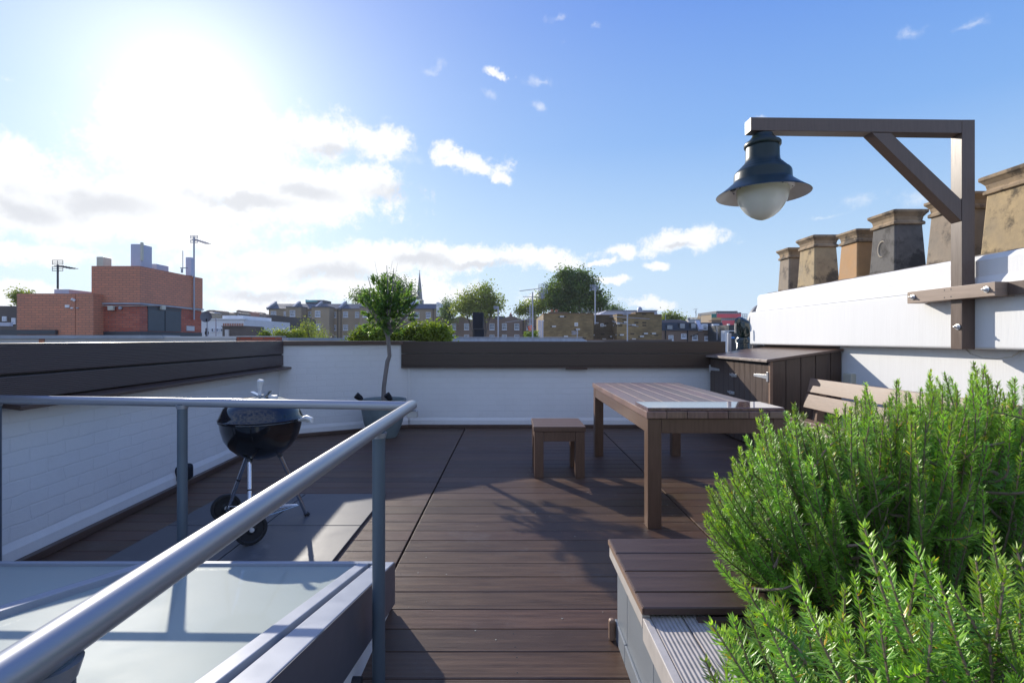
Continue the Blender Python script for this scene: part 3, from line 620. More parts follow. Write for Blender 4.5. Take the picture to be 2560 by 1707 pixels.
# timber bench along the chimney wall
t = thing('garden_bench', 'tan slatted timber bench with backrest behind the rosemary bush', 'bench', (2.65, 3.9, 0))
BY0, BY1 = 2.9, 4.92
for (z0, z1) in [(0.545, 0.675), (0.695, 0.825)]:
    lean = 0.06
    m = MB().prism([(2.86+(z0-.45)*.25, z0), (2.885+(z0-.45)*.25, z0), (2.885+(z1-.45)*.25, z1), (2.86+(z1-.45)*.25, z1)], 1, BY0, BY1)
    obj('back_slat', m, M['bench'], t, bevel=0.004)
m = MB()
for i in range(4): m.box(2.36+i*0.125, 2.36+i*0.125+0.118, BY0, BY1, 0.42, 0.45)
obj('seat', m, M['bench'], t, bevel=0.004)
for y in (BY0+0.05, BY1-0.12):
    obj('back_post', MB().prism([(2.895, 0.0), (2.965, 0.0), (3.055, 0.80), (2.985, 0.80)], 1, y, y+0.07), M['bench'], t, bevel=0.003)
    obj('leg', MB().box(2.37, 2.44, y, y+0.07, 0.0, 0.418), M['bench'], t, bevel=0.003)

# ------------------------------------------------------------------ storage cabinet
XA, XB, CYn, CYf = 2.71, 3.455, 5.21, 6.78
def zl(X): return 0.997+(X-XA)*0.145
t = thing('storage_cabinet', 'dark brown boarded storage cabinet with sloping lid under the chimney', 'cabinet', (3.1, 6.0, 0))
m = MB(); nb = 5; bwid = (XB-XA-0.03)/4.45
x = XA+0.012; k = 0
while x < XB-0.01:
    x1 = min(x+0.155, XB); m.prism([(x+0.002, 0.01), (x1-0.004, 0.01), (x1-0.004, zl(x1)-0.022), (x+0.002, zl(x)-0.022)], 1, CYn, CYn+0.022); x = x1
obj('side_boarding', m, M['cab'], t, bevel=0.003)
obj('body', MB().prism([(XA+0.03, 0.005), (XB, 0.005), (XB, zl(XB)-0.04), (XA+0.03, zl(XA+.03)-0.04)], 1, CYn+0.024, CYf), M['under'], t)
obj('corner_trim', MB().box(XA-0.002, XA+0.028, CYn-0.004, CYn+0.03, 0.005, zl(XA)-0.022), M['edge'], t, bevel=0.002)
obj('header_rail', MB().box(XA+0.006, XA+0.028, CYn+0.03, CYf, 0.945, zl(XA)-0.025), M['under'], t)
nD = 5
ym = 6.05
def door(y0, y1, hinge_at, lb):
    m = MB(); w_ = (y1-y0)/round((y1-y0)/0.14); nn = int(round((y1-y0)/w_))
    for i in range(nn): m.box(XA, XA+0.022, y0+i*w_+0.0015, y0+(i+1)*w_-0.0015, 0.02, 0.942)
    d = obj('door', m, M['cab'], t, bevel=0.003, label=lb)
    for z in (0.815, 0.18):
        s_ = 1 if hinge_at == y0 else -1
        hy = hinge_at
        hm = MB().prism([(hy+s_*0.02, z-0.024), (hy+s_*0.30, z-0.013), (hy+s_*0.31, z), (hy+s_*0.30, z+0.013), (hy+s_*0.02, z+0.024)], 0, XA-0.007, XA-0.001)
        hm.box(XA-0.012, XA-0.001, min(hy-0.01*s_, hy+0.02*s_), max(hy-0.01*s_, hy+0.02*s_), z-0.05, z+0.05)
        obj('hinge', hm, M['steel'], d, bevel=0.0015)
    return d
d1 = door(CYn+0.035, ym-0.004, CYn+0.035, 'near boarded door of the cabinet in full sun')
d2 = door(ym+0.004, CYf-0.01, CYf-0.01, 'far boarded door half in the shadow of the wall')
for z, dy in ((0.775, 0.0), (0.56, 0.06)):
    m = MB().box(XA-0.010, XA-0.001, ym+dy-0.075, ym+dy-0.005, z-0.018, z+0.018).box(XA-0.010, XA-0.001, ym+dy+0.01, ym+dy+0.05, z-0.022, z+0.022)
    m.tube([(XA-0.018, ym+dy-0.07, z), (XA-0.018, ym+dy+0.06, z)], 0.008, 10).tube([(XA-0.018, ym+dy-0.04, z), (XA-0.045, ym+dy-0.04, z+0.024)], 0.008, 10).tube([(XA-0.018, ym+dy+0.03, z), (XA-0.04, ym+dy+0.03, z+0.018)], 0.007, 10)
    obj('latch', m, M['steel'], d1, bevel=0.001)
m = MB(); yy = CYn-0.03
while yy < CYf-0.02:
    y1 = min(yy+0.146, CYf+0.02)
    m.prism([(XA-0.045, zl(XA-.045)-0.018), (XB, zl(XB)-0.018), (XB, zl(XB)+0.008), (XA-0.045, zl(XA-.045)+0.008)], 1, yy+0.001, y1-0.002); yy = y1
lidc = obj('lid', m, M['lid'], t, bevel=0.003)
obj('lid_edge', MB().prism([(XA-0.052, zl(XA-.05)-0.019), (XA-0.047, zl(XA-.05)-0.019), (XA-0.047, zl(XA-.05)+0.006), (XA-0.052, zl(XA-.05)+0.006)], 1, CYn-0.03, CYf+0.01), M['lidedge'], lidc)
o = obj('back_board', MB().box(3.30, 3.45, 6.79, 6.82, 0.98, 1.13).box(3.452, 3.458, 5.24, 6.79, 1.0, 1.15), M['darkb'], t)
t = thing('junction_box', 'small cream junction box on the white wall beside the cabinet', 'junction box', (3.44, 5.12, 0.8))
obj('box_cover', MB().box(3.41, 3.462, 5.0, 5.13, 0.745, 0.865), M['cream'], t, bevel=0.008)

# ------------------------------------------------------------------ chimney stack
XU, XS, XL = 3.35, 3.385, 3.462
t = thing('chimney_stack', 'long white rendered chimney stack with overhanging top on the right', 'chimney', (3.8, 4.5, 0))
Y0c, Y1c = 0.6, 6.99
obj('lower_wall', MB().box(XL, 4.3, Y0c, 6.78, -0.05, 1.145), M['smooth'], t)
obj('stack_body', MB().box(XU, 4.42, Y0c, Y1c, 1.138, 1.585), M['smooth'], t, bevel=0.02, seg=4)
pr = [(XU+0.012, 1.586), (XS-0.012, 1.628), (XS, 1.66), (XS, 1.775), (XS+0.025, 1.815), (4.33, 1.815), (4.36, 1.66), (4.40, 1.586)]
obj('upper_band', MB().prism(pr, 1, Y0c, Y1c-0.14), M['smooth'], t, bevel=0.01, seg=3)
# lumpy mortar bed
m = MB(); nx, ny = 10, 60; random.seed(9)
idx = {}
for i in range(nx+1):
    for j in range(ny+1):
        u = i/nx; x = XS+0.03+u*0.88; y = Y0c+(Y1c-0.2-Y0c)*j/ny
        z = 1.812+0.055*math.sin(math.pi*min(1, u*1.9)/2)**0.7*(1 if u < .5 else max(0, (1-u)*2))+random.uniform(-.006, .008)
        if i == 0: z = 1.808; x += random.uniform(-.01, .01)
        m.v.append(Vector((x, y, z))); idx[i, j] = len(m.v)-1
for i in range(nx):
    for j in range(ny): m.f.append((idx[i, j], idx[i+1, j], idx[i+1, j+1], idx[i, j+1]))
m.smooth = True
obj('mortar_bed', m, M['mortar'], t)

# chimney pots: tapered square pots with a moulded rim
def sq(hx, hy, z, ch=0.012):
    return [(-hx, -hy+ch, z), (-hx+ch, -hy, z), (hx-ch, -hy, z), (hx, -hy+ch, z), (hx, hy-ch, z), (hx-ch, hy, z), (-hx+ch, hy, z), (-hx, hy-ch, z)]
def loft(m, rings, close_top=False):
    o0 = len(m.v); n = len(rings[0])
    for r_ in rings: m.v += [Vector(p) for p in r_]
    for i in range(len(rings)-1):
        for k in range(n): m.f.append((o0+i*n+k, o0+i*n+(k+1) % n, o0+(i+1)*n+(k+1) % n, o0+(i+1)*n+k))
    if close_top: m.f.append(tuple(o0+(len(rings)-1)*n+k for k in range(n)))
    return m
def chimney_pot(x, y, z0, z1, lx, ly, mat, lb, capmat=None, tilt=0):
    p = thing('chimney_pot', lb, 'chimney pot', (x, y, z0), tilt, 'terracotta pots on the chimney')
    h = z1-z0; hb, wb = lx/2, ly/2; tp_ = 0.86
    body = [sq(hb, wb, -0.03), sq(hb, wb, 0.02), sq(hb*tp_, wb*tp_, h*0.78)]
    obj('pot_body', loft(MB(), body), mat, p, local=True, bevel=0.006)
    a, b_ = hb*tp_, wb*tp_; z = h*0.78
    rim = [sq(a-.004, b_-.004, z-.012), sq(a+.018, b_+.018, z-.006), sq(a+.018, b_+.018, z+.016), sq(a+.002, b_+.002, z+.03), sq(a+.008, b_+.008, z+.065), sq(a+.026, b_+.026, z+.092), sq(a+.036, b_+.036, z+.102), sq(a+.036, b_+.036, z+.124),
           sq(a+.026, b_+.026, h), sq(a-.03, b_-.03, h), sq(a-.035, b_-.035, h-.12)]
    obj('rim', loft(MB(), rim, True), capmat or M['potcap'], p, local=True, bevel=0.004)
    return p
XP = 3.70
pots = [(6.53, 1.83, 2.38, .27, .27, 'potgrey', 'small grey-brown chimney pot farthest left on the stack'),
        (6.01, 1.83, 2.43, .30, .36, 'potbuff', 'buff chimney pot with sooty side, second from the far end'),
        (5.28, 1.83, 2.33, .28, .31, 'potorange', 'plain orange chimney pot, lowest of the row'),
        (4.78, 1.83, 2.41, .30, .34, 'potblack', 'sooty black chimney pot marked with a pale curved letter'),
        (4.09, 1.83, 2.36, .31, .36, 'potgrey', 'rough grey chimney pot half hidden by the lamp post'),
        (3.58, 1.83, 2.42, .33, .37, 'potbuff', 'large pale yellow chimney pot cut by the right edge of the photo')]
for (y, z0, z1, lx, ly, mt, lb) in pots:
    p = chimney_pot(XP, y, z0, z1, lx, ly, M[mt], lb)
    if mt == 'potblack':
        hb = lx/2
        pts = []
        for k in range(9):
            a = R(62+k*27); zz_ = 0.24+0.075*math.sin(a)*1.0; yy_ = 0.02+0.052*math.cos(a)
            pts.append((-hb*(1-0.14*zz_/(0.58*0.78))-0.001, -yy_+0.02, zz_))
        obj('letter_mark', MB().tube(pts, [0.004]+[0.009]*7+[0.004], 8), M['pale'], p, local=True)

# ------------------------------------------------------------------ lamp gantry
PX0, PY0, s_ = 3.255, 3.60, 0.094
t = thing('lamp_gantry', 'brown timber gallows bracket bolted to the white chimney', 'lamp bracket', (PX0, PY0, 1.14))
obj('upright', MB().box(PX0, PX0+s_, PY0, PY0+s_, 1.137, 2.790), M['gantry'], t, bevel=0.003)
obj('arm', MB().prism([(1.735, 2.712), (PX0-0.001, 2.692), (PX0-0.001, 2.790), (1.735, 2.808)], 1, PY0, PY0+s_), M['gantry'], t, bevel=0.003)
bx0, bx1 = 2.605, PX0-0.001
obj('brace', MB().prism([(2.605, 2.699), (2.745, 2.697), (PX0-0.001, 2.215), (PX0-0.001, 2.06)], 1, PY0+0.004, PY0+s_-0.004), M['gantry'], t, bevel=0.002)
bt = obj('wall_batten', MB().box(XU-0.135, XU-0.002, 3.313, 4.047, 1.498, 1.592), M['batten'], t, bevel=0.003)
bt.data.transform(Matrix.Identity(4))
obj('wall_batten', MB().box(XU-0.06, XU-0.002, 2.6, 3.303, 1.500, 1.590), M['gantry'], t, bevel=0.003)
for (bx, by, bz) in [(XU-0.137, 3.985, 1.545), (XU-0.137, 3.37, 1.545), (PX0-0.002, 3.63, 1.30)]:
    T = Vector((0, 0, 1)).rotation_difference(Vector((-1, 0, 0))).to_matrix()
    obj('bolt', MB().lathe([(0.021, 0), (0.022, 0.004), (0.014, 0.005), (0.014, 0.016), (0.007, 0.018), (0.006, 0.034), (0.0005, 0.036)], (bx, by, bz), 14, T), M['steel'], t)
for (by, bz) in [(3.70, 1.572), (3.645, 1.574), (3.70, 1.518), (3.645, 1.520)]:
    obj('screw_hole', MB().tube([(XU-0.1358, by, bz), (XU-0.134, by, bz)], 0.005, 10), M['rubber'], bt)
t = thing('cable_loop', 'thin beige cable sagging under the foot of the lamp bracket', 'cable', (3.36, 3.62, 1.1))
pts = [(3.33, 3.655, 1.140), (3.335, 3.62, 1.105), (3.36, 3.55, 1.078), (3.39, 3.48, 1.075), (3.42, 3.41, 1.09), (3.455, 3.365, 1.14)]
obj('cord', MB().tube(pts, 0.0045, 8), M['cable'], t)

# pendant lamp
LX, LY, LZ = 1.842, 3.648, 2.262
k = 0.000484
t = thing('pendant_lamp', 'dark blue heritage lamp with wide brim and white globe hanging from the arm', 'lamp', (LX, LY, 2.7))
def z_(y): return LZ+(1125-y)*k
obj('stem', MB().tube([(LX-0.01, LY, 2.715), (LX-0.004, LY, 2.69)], 0.012, 12).box(LX-0.035, LX+0.03, LY-0.03, LY+0.03, 2.700, 2.708), M['darkmetal'], t)
pc = [(0.0005, z_(212)), (0.055, z_(212)), (0.070, z_(225)), (0.072, z_(250)), (0.078, z_(262)), (0.092, z_(300)), (0.108, z_(325)), (0.120, z_(340)), (0.1245, z_(355)), (0.124, z_(395)), (0.119, z_(408)), (0.112, z_(410))]
obj('top_cap', MB().lathe(pc, (LX, LY, 0), 48), M['lampblue'], t)
pd = [(0.111, z_(400)), (0.1125, z_(430)), (0.1135, z_(560)), (0.117, z_(620)), (0.128, z_(660)), (0.140, z_(680)), (0.142, z_(690)), (0.150, z_(705)), (0.162, z_(730)), (0.166, z_(745)), (0.180, z_(765)), (0.189, z_(790)), (0.192, z_(815)), (0.194, z_(905)), (0.199, z_(930)), (0.206, z_(950))]
obj('housing', MB().lathe(pd, (LX, LY, 0), 56), M['lampblue'], t)
ps = [(0.205, z_(945)), (0.222, z_(975)), (0.25, z_(1025)), (0.285, z_(1080)), (0.3125, z_(1120)), (0.3145, z_(1126))]
obj('brim', MB().lathe(ps, (LX, LY, 0), 64), M['lampblue'], t)
pi = [(0.3135, z_(1131)), (0.30, z_(1112)), (0.27, z_(1068)), (0.235, z_(1015)), (0.205, z_(985))]
obj('reflector', MB().lathe(pi, (LX, LY, 0), 64), M['lampin'], t)
fl = obj('globe_ring', MB().lathe([(0.206, z_(1000)), (0.208, z_(1030)), (0.200, z_(1046)), (0.180, z_(1050)), (0.172, z_(1040))], (LX, LY, 0), 48), M['lampin'], t)
for kk in range(8):
    a = 2*math.pi*kk/8+0.25; obj('screw', MB().tube([(LX+0.192*math.cos(a), LY+0.192*math.sin(a), z_(1046)), (LX+0.192*math.cos(a), LY+0.192*math.sin(a), z_(1058))], 0.0045, 8), M['darkmetal'], fl)
pg = [(0.173, z_(1035)), (0.176, z_(1080)), (0.172, z_(1150)), (0.160, z_(1230)), (0.140, z_(1310)), (0.112, z_(1385)), (0.078, z_(1445)), (0.042, z_(1485)), (0.014, z_(1503)), (0.0005, z_(1505))]
obj('globe', MB().lathe(pg, (LX, LY, 0), 56), M['globe'], t)
obj('clip', MB().box(LX-0.245, LX-0.215, LY-0.05, LY-0.015, z_(1085), z_(1040)), M['darkmetal'], t, bevel=0.004)
obj('clip', MB().box(LX+0.205, LX+0.225, LY+0.0, LY+0.03, z_(935), z_(905)), M['darkmetal'], t, bevel=0.004)

# ------------------------------------------------------------------ boxed bench in the right foreground
t = thing('planter_bench', 'raised brown decked bench end with grey panels beside the rosemary', 'bench', (0.8, 1.6, 0))
zt = 0.402; m = MB()
for i, (y0, y1) in enumerate([(1.895, 2.03), (1.75, 1.889), (1.605, 1.744), (1.508, 1.599)]): m.box(0.402, 1.75, y0, y1, zt-0.024, zt)
obj('seat_boards', m, M['benchdeck'], t, bevel=0.003)
obj('board_edge', MB().box(0.3975, 0.4015, 1.508, 2.028, zt-0.021, zt-0.003), M['edge'], t)
m = MB().box(0.428, 0.522, 0.3, 1.545, 0.345, 0.368).box(0.526, 0.612, 0.3, 1.545, 0.345, 0.368)
obj('side_boards', m, M['ribcream'], t, bevel=0.003)
obj('ribbed_fascia', MB().box(0.402, 0.426, 1.52, 2.022, zt-0.070, zt-0.026), M['ribside'], t, bevel=0.002)
obj('ribbed_fascia', MB().box(0.402, 0.426, 0.3, 1.515, 0.300, 0.366), M['ribside'], t, bevel=0.002)
m = MB()
for (y0, y1) in [(1.862, 2.03), (1.52, 1.858), (1.15, 1.516), (0.75, 1.146), (0.3, 0.746)]: m.box(0.436, 0.452, y0, y1, 0.0, 0.34)
obj('grey_panel', m, M['greypan'], t, bevel=0.001)
m = MB()
for (y0, y1) in [(1.862, 2.034), (1.52, 1.858), (1.15, 1.516), (0.75, 1.146), (0.3, 0.746)]: m.box(0.426, 0.4355, y0, y1, 0.0, 0.074)
obj('plinth_panel', m, M['greypan'], t, bevel=0.002)
obj('end_panel', MB().box(0.453, 2.6, 2.005, 2.025, 0.0, zt-0.027), M['under'], t)
obj('inner_panel', MB().box(0.53, 0.555, 0.3, 1.50, 0.0, 0.343), M['under'], t)
obj('cross_rail', MB().box(0.56, 1.75, 1.485, 1.505, 0.30, 0.376), M['deckside'], t)
o = obj('skirting_end', MB().box(0.398, 0.424, 2.00, 2.03, 0.0, 0.085), M['edge'], None, bevel=0.010, seg=4); tag(o, 'short rounded brown timber stop at the foot of the grey panel', 'timber stop')
# planter trough
t = thing('planter_trough', 'dark planter trough full of soil under the rosemary bushes', 'planter', (1.5, 1.4, 0))
obj('trough', MB().box(0.60, 2.6, 0.3, 0.33, 0, 0.33).box(2.57, 2.6, 0.33, 2.0, 0, 0.33), M['under'], t)
obj('soil', MB().box(0.56, 2.57, 0.331, 1.48, 0.05, 0.24).box(1.76, 2.57, 1.4801, 2.0, 0.05, 0.24), M['soil'], t)

# ------------------------------------------------------------------ rosemary
def rosemary(name, label, bases, shoots, seed, nl=0.022, nw=0.0023, node=0.0040, side=None):
    """shoots: list of (base, tip, leafy length)"""
    rg = np.random.default_rng(seed)
    org = np.array([np.mean([b[0] for b in bases]), np.mean([b[1] for b in bases]), bases[0][2]])
    t = thing(name, label, 'rosemary bush', tuple(org), 0, 'rosemary bushes in the planter')
    CC, AA, WW, TT = [], [], [], []
    st = MB(); ext = []
    for (b0, tip, leafy) in shoots:                      # side shoots
        for q in range(2):
            if rg.random() < 0.75:
                f = rg.uniform(0.45, 0.85); p0 = np.array(b0)*(1-f)+np.array(tip)*f; p0 = p0+np.array([0, 0, -0.03])
                dv = rg.normal(0, 1, 3)*np.array([1, 1, 0.25]); dv[2] = abs(dv[2])+0.9; dv = dv/np.linalg.norm(dv)
                l2 = rg.uniform(0.08, 0.19); e_ = p0+dv*l2
                if e_[2] < tip[2]+0.02: ext.append((tuple(p0), tuple(e_), l2*0.92))
    def inside(q):
        px_, py_ = CX+q[0]/q[1]*F, CY+(H-q[2])/q[1]*F
        return px_ > np.interp(py_, [v[0] for v in side], [v[1] for v in side])-8
    shoots = [q for q in list(shoots)+ext if inside(q[1])]
    for (b0, tip, leafy) in shoots:
        b0 = np.array(b0); tip = np.array(tip)
        h = tip-b0; L = np.linalg.norm(h)
        ctrl = b0 + h*0.5 + np.array([h[0]*0.18, h[1]*0.18, -0.10*L])          # curves out, then up
        ctrl = ctrl + rg.normal(0, 0.03, 3)
        def bz(s): return (1-s)**2*b0 + 2*s*(1-s)*ctrl + s*s*tip
        ss = np.linspace(0, 1, 9); pts = [bz(s) for s in ss]
        st.tube([Vector(p) for p in pts], [0.0042*(1-0.75*s)+0.0006 for s in ss], 5, cap=False)
        n = int(leafy/node); s0 = max(0.05, 1-leafy/L)
        s = np.linspace(s0, 1.0, n); s = s + rg.normal(0, .3/n, n)
        s = np.clip(s, 0, 1)
        pos = (1-s)[:, None]**2*b0 + 2*(s*(1-s))[:, None]*ctrl + (s*s)[:, None]*tip
        tan = unit(2*(1-s)[:, None]*(ctrl-b0) + 2*s[:, None]*(tip-ctrl))
        base_t = rg.uniform(0.62, 1.25); yel = rg.uniform(0.9, 1.15)
        for q in range(3):
            phi = np.arange(n)*1.9 + q*2.094 + rg.normal(0, .35, n)
            ref = np.tile(np.array([0.31, 0.2, 0.9]), (n, 1)); a = unit(np.cross(tan, ref)); b_ = np.cross(tan, a)
            rad = a*np.cos(phi)[:, None] + b_*np.sin(phi)[:, None]
            top = (s-s0)/(1-s0+1e-6)
            up = 0.55+0.9*top**6+rg.normal(0, .18, n)
            d = unit(rad + tan*up[:, None])
            ln = nl*(0.75+0.4*rg.random(n))*(1-0.45*top**8)
            keep = rg.random(n) < (0.55+0.45*top**0.4)
            CC.append(pos[keep]); AA.append((d*ln[:, None])[keep])
            wv_ = unit(np.cross(d, tan)+rg.normal(0, .15, (n, 3)))*nw
            WW.append(wv_[keep])
            f = base_t*(0.75+0.5*rg.random(n))*(1+0.35*top**5)
            yl = yel*(1+0.35*top**4)
            tt = np.stack([f*yl, f*(1+0.05*top), f*(0.8+0.3*rg.random(n))], 1)
            br_ = rg.random(n) < 0.012; tt[br_] = (4.0, 1.3, 0.6)
            TT.append(tt[keep])
    obj('stems', st, M['twig'], t)
    quads('foliage', np.concatenate(CC), np.concatenate(AA), np.concatenate(WW), M['needle'], t, np.concatenate(TT), fold=0.30, off=tuple(org))
    return t
def topA(x, y):      # canopy height of the big bush
    ox = [1740, 1770, 1791, 1817, 1865, 1904, 1950, 1986, 2017, 2079, 2120, 2161, 2200, 2241, 2280, 2324, 2400, 2434, 2500, 2537, 2700]
    oy = [1400, 1215, 1180, 1128, 1095, 1035, 1060, 1015, 1075, 1045, 1030, 982, 1000, 955, 985, 943, 960, 912, 965, 948, 960]
    lim = H-(np.interp(CX+x/y*F, ox, oy)-CY)/F*y
    h = 1.13 - 0.06*max(0, x-1.9) - 0.30*max(0, 1.55-y)**1.3*1.6
    return min(h, lim-0.0)-0.10*random.random()**2
random.seed(21)
sh = []; basesA = [(1.30+random.uniform(-.12, .12), 1.60+random.uniform(-.1, .1), 0.24) for _ in range(14)] + [(1.95+random.uniform(-.12, .12), 1.65+random.uniform(-.1, .1), 0.24) for _ in range(12)]
tries = 0
while len(sh) < 660 and tries < 5000:
    tries += 1
    x = random.uniform(0.66, 2.35)*(1 if random.random() < 0.6 else 0.75); x = max(x, 0.66); y = random.uniform(1.22, 2.12)
    # footprint
    if ((x-1.5)/0.93)**2 + ((y-1.66)/0.50)**2 > 1: continue
    edge = 1-math.sqrt(((x-1.5)/0.93)**2 + ((y-1.66)/0.50)**2)
    zt_ = 0.50 + (topA(x, y)-0.50)*min(1, edge*4.0+0.30)**0.6 + random.uniform(-0.10, 0.03)
    if random.random() < 0.25: zt_ -= random.uniform(0.05, 0.3)*edge
    b0 = min(basesA, key=lambda q: (q[0]-x)**2+(q[1]-y)**2+random.uniform(0, .08))
    sh.append((b0, (x, y, zt_), random.uniform(0.30, 0.50)))
for px, py, y in [(1770, 1219, 1.6), (1772, 1301, 1.55), (1791, 1188, 1.6), (1817, 1126, 1.62), (1865, 1093, 1.62), (1904, 1029, 1.6), (1986, 1011, 1.6), (1791, 1405, 1.4), (1830, 1450, 1.35), (2079, 1044, 1.6), (2161, 977, 1.62), (2175, 1000, 1.6), (2241, 951, 1.65), (2324, 939, 1.6), (2362, 936, 1.6), (2434, 908, 1.62), (2460, 915, 1.6), (2537, 946, 1.6)]:
    q = P(px, py, y); sh.append((basesA[0] if px < 2250 else basesA[15], tuple(q), 0.38))
rosemary('rosemary_bush', 'big rosemary bush spreading in front of the bench and white wall', basesA, sh, 5, nl=0.025, nw=0.0029, node=0.0032, side=[(1000, 1900), (1100, 1845), (1219, 1772), (1320, 1768), (1415, 1788), (1500, 1835), (1600, 1900)])
sh = []; basesB = [(0.72+random.uniform(-.12, .25), 0.80+random.uniform(-.12, .12), 0.24) for _ in range(12)]
for (x, y, z) in [tuple(P(px, py, yy_)) for px, py, yy_ in [(1858, 1456, .8), (1992, 1446, .8), (2161, 1317, .8), (2280, 1358, .8), (2480, 1327, .8), (1780, 1560, .8), (1905, 1530, .75), (2210, 1400, .75), (2440, 1400, .8), (2540, 1370, .85), (2350, 1450, .75)]] + [] or [(0.373, 0.80, 0.815), (0.455, 0.80, 0.83), (0.567, 0.80, 0.905), (0.645, 0.80, 0.88), (0.77, 0.80, 0.90), (0.33, 0.82, 0.745), (0.345, 0.75, 0.70), (0.50, 0.78, 0.80), (0.70, 0.78, 0.84), (0.83, 0.82, 0.93), (0.80, 0.72, 0.87)]:
    sh.append((basesB[0], (x, y, z), 0.30))
tries = 0
while len(sh) < 170 and tries < 4000:
    tries += 1
    x = random.uniform(0.33, 1.35); y = random.uniform(0.58, 1.12)
    if ((x-0.82)/0.52)**2 + ((y-0.84)/0.30)**2 > 1: continue
    e_ = 1-math.sqrt(((x-0.82)/0.52)**2 + ((y-0.84)/0.30)**2)
    z = 0.60 + 0.27*min(1, e_*2.2+0.15)**0.6 + random.uniform(-0.10, 0.02) - 0.10*max(0, 0.8-y)*3*0.5
    z = min(z, -0.13*random.random()**1.5+H-(np.interp(CX+x/y*F, [1740, 1790, 1858, 1930, 1992, 2060, 2161, 2230, 2290, 2380, 2480, 2560, 3000], [1680, 1590, 1490, 1570, 1480, 1550, 1370, 1460, 1400, 1490, 1370, 1420, 1420])-CY)/F*y)
    b0 = min(basesB, key=lambda q: (q[0]-x)**2+(q[1]-y)**2+random.uniform(0, .05))
    sh.append((b0, (x, y, z), random.uniform(0.18, 0.30)))
rosemary('rosemary_bush', 'near rosemary bush filling the lower right corner', basesB, sh, 8, nl=0.028, nw=0.0038, node=0.0042, side=[(1400, 1850), (1560, 1778), (1700, 1765)])

# ------------------------------------------------------------------ neighbouring roofs and streets
GZ = -12.0
def X_(px, Y): return (px-CX)/F*Y
def Z_(py, Y): return H-(py-CY)/F*Y
def fbox(m, x0, x1, y0, y1, Y, depth, z0=None):       # box whose front face fills the photo rectangle at distance Y
    return m.box(X_(x0, Y), X_(x1, Y), Y, Y+depth, Z_(y1, Y) if z0 is None else z0, Z_(y0, Y))
def window(parent, cx, cy, wpx, hpx, Y, bars=True, name='window', fr=None, sill=True):
    w2, h2 = wpx/F*Y/2, hpx/F*Y/2; x, z = X_(cx, Y), Z_(cy, Y); t_ = max(0.07, w2*0.14); d = 0.10
    m = MB().box(x-w2, x-w2+t_, Y-d, Y-0.003, z-h2, z+h2).box(x+w2-t_, x+w2, Y-d, Y-0.003, z-h2, z+h2)
    m.box(x-w2+t_, x+w2-t_, Y-d, Y-0.003, z+h2-t_, z+h2).box(x-w2+t_, x+w2-t_, Y-d, Y-0.003, z-h2, z-h2+t_)
    if bars:
        m.box(x-w2+t_, x+w2-t_, Y-d*0.8, Y-0.02, z-t_*0.4, z+t_*0.4)
        for q in (-1/3, 1/3): m.box(x+q*w2-0.02, x+q*w2+0.02, Y-d*0.7, Y-0.03, z+t_*0.4, z+h2-t_)
    if sill: m.box(x-w2*1.12, x+w2*1.12, Y-d*1.6, Y-0.003, z-h2-0.10, z-h2-0.003)
    f = obj(name, m, fr or M['winframe'], parent)
    obj('pane', MB().box(x-w2+t_*.5, x+w2-t_*.5, Y-0.028, Y-0.006, z-h2+t_*.5, z+h2-t_*.5), M['winglass'], f)
    return f
def base(px, Y, name, label, cat, group=None): return thing(name, label, cat, (X_(px, Y), Y, GZ), 0, group)
def stackpots(parent, x0, x1, y0, y1, Y, n, mat, dz=0):
    for i in range(n):
        cx = x0+(x1-x0)*(i+0.5)/n; w = (x1-x0)/n*0.36
        x = X_(cx, Y+0.3); rr = w/F*Y
        obj('chimney_pot', MB().lathe([(rr*1.1, Z_(y1, Y)-0.02), (rr*0.85, Z_(y0, Y)-rr*0.6), (rr*1.1, Z_(y0, Y)-rr*0.5), (rr*1.1, Z_(y0, Y)), (rr*0.6, Z_(y0, Y))], (x, Y+0.3, 0), 10), mat, parent)

# --- low roofs immediately beyond the left wall
Yr = 9.5
t = thing('flat_roof', 'flat neighbouring roof with grey edge trim beyond the left wall', 'roof', (X_(200, Yr), Yr, GZ))
m = MB(); fbox(m, -300, 590, 846, 900, Yr, 0.25, z0=0.6); obj('wall', m, M['offwhite'], t)
m = MB(); fbox(m, -300, 407, 838, 846.5, Yr-0.06, 0.5); obj('edge_trim', m, M['concrete'], t)
m = MB(); fbox(m, 409, 590, 840.5, 845.5, Yr-0.03, 0.4); obj('coping', m, M['offwhite'], t)
m = MB(); fbox(m, 592, 690, 842.5, 900, Yr, 0.25, z0=0.6); obj('brick_wall', m, M['redbrick'], t)
m = MB(); fbox(m, 590, 692, 840, 842, Yr-0.04, 0.4); obj('coping', m, M['offwhite'], t)
m = MB(); fbox(m, 97, 111, 846.8, 900, Yr-0.008, 0.2, z0=0.7); obj('brick_patch', m, M['redbrick2'], t)
obj('roof_deck', MB().box(X_(-300, Yr), X_(690, Yr), Yr+0.5, 24, 1.18, 1.24), M['concrete'], t)
obj('walls_below', MB().box(X_(-300, Yr), X_(690, Yr), Yr+0.26, 24, GZ, 1.17), M['offwhite'], t)

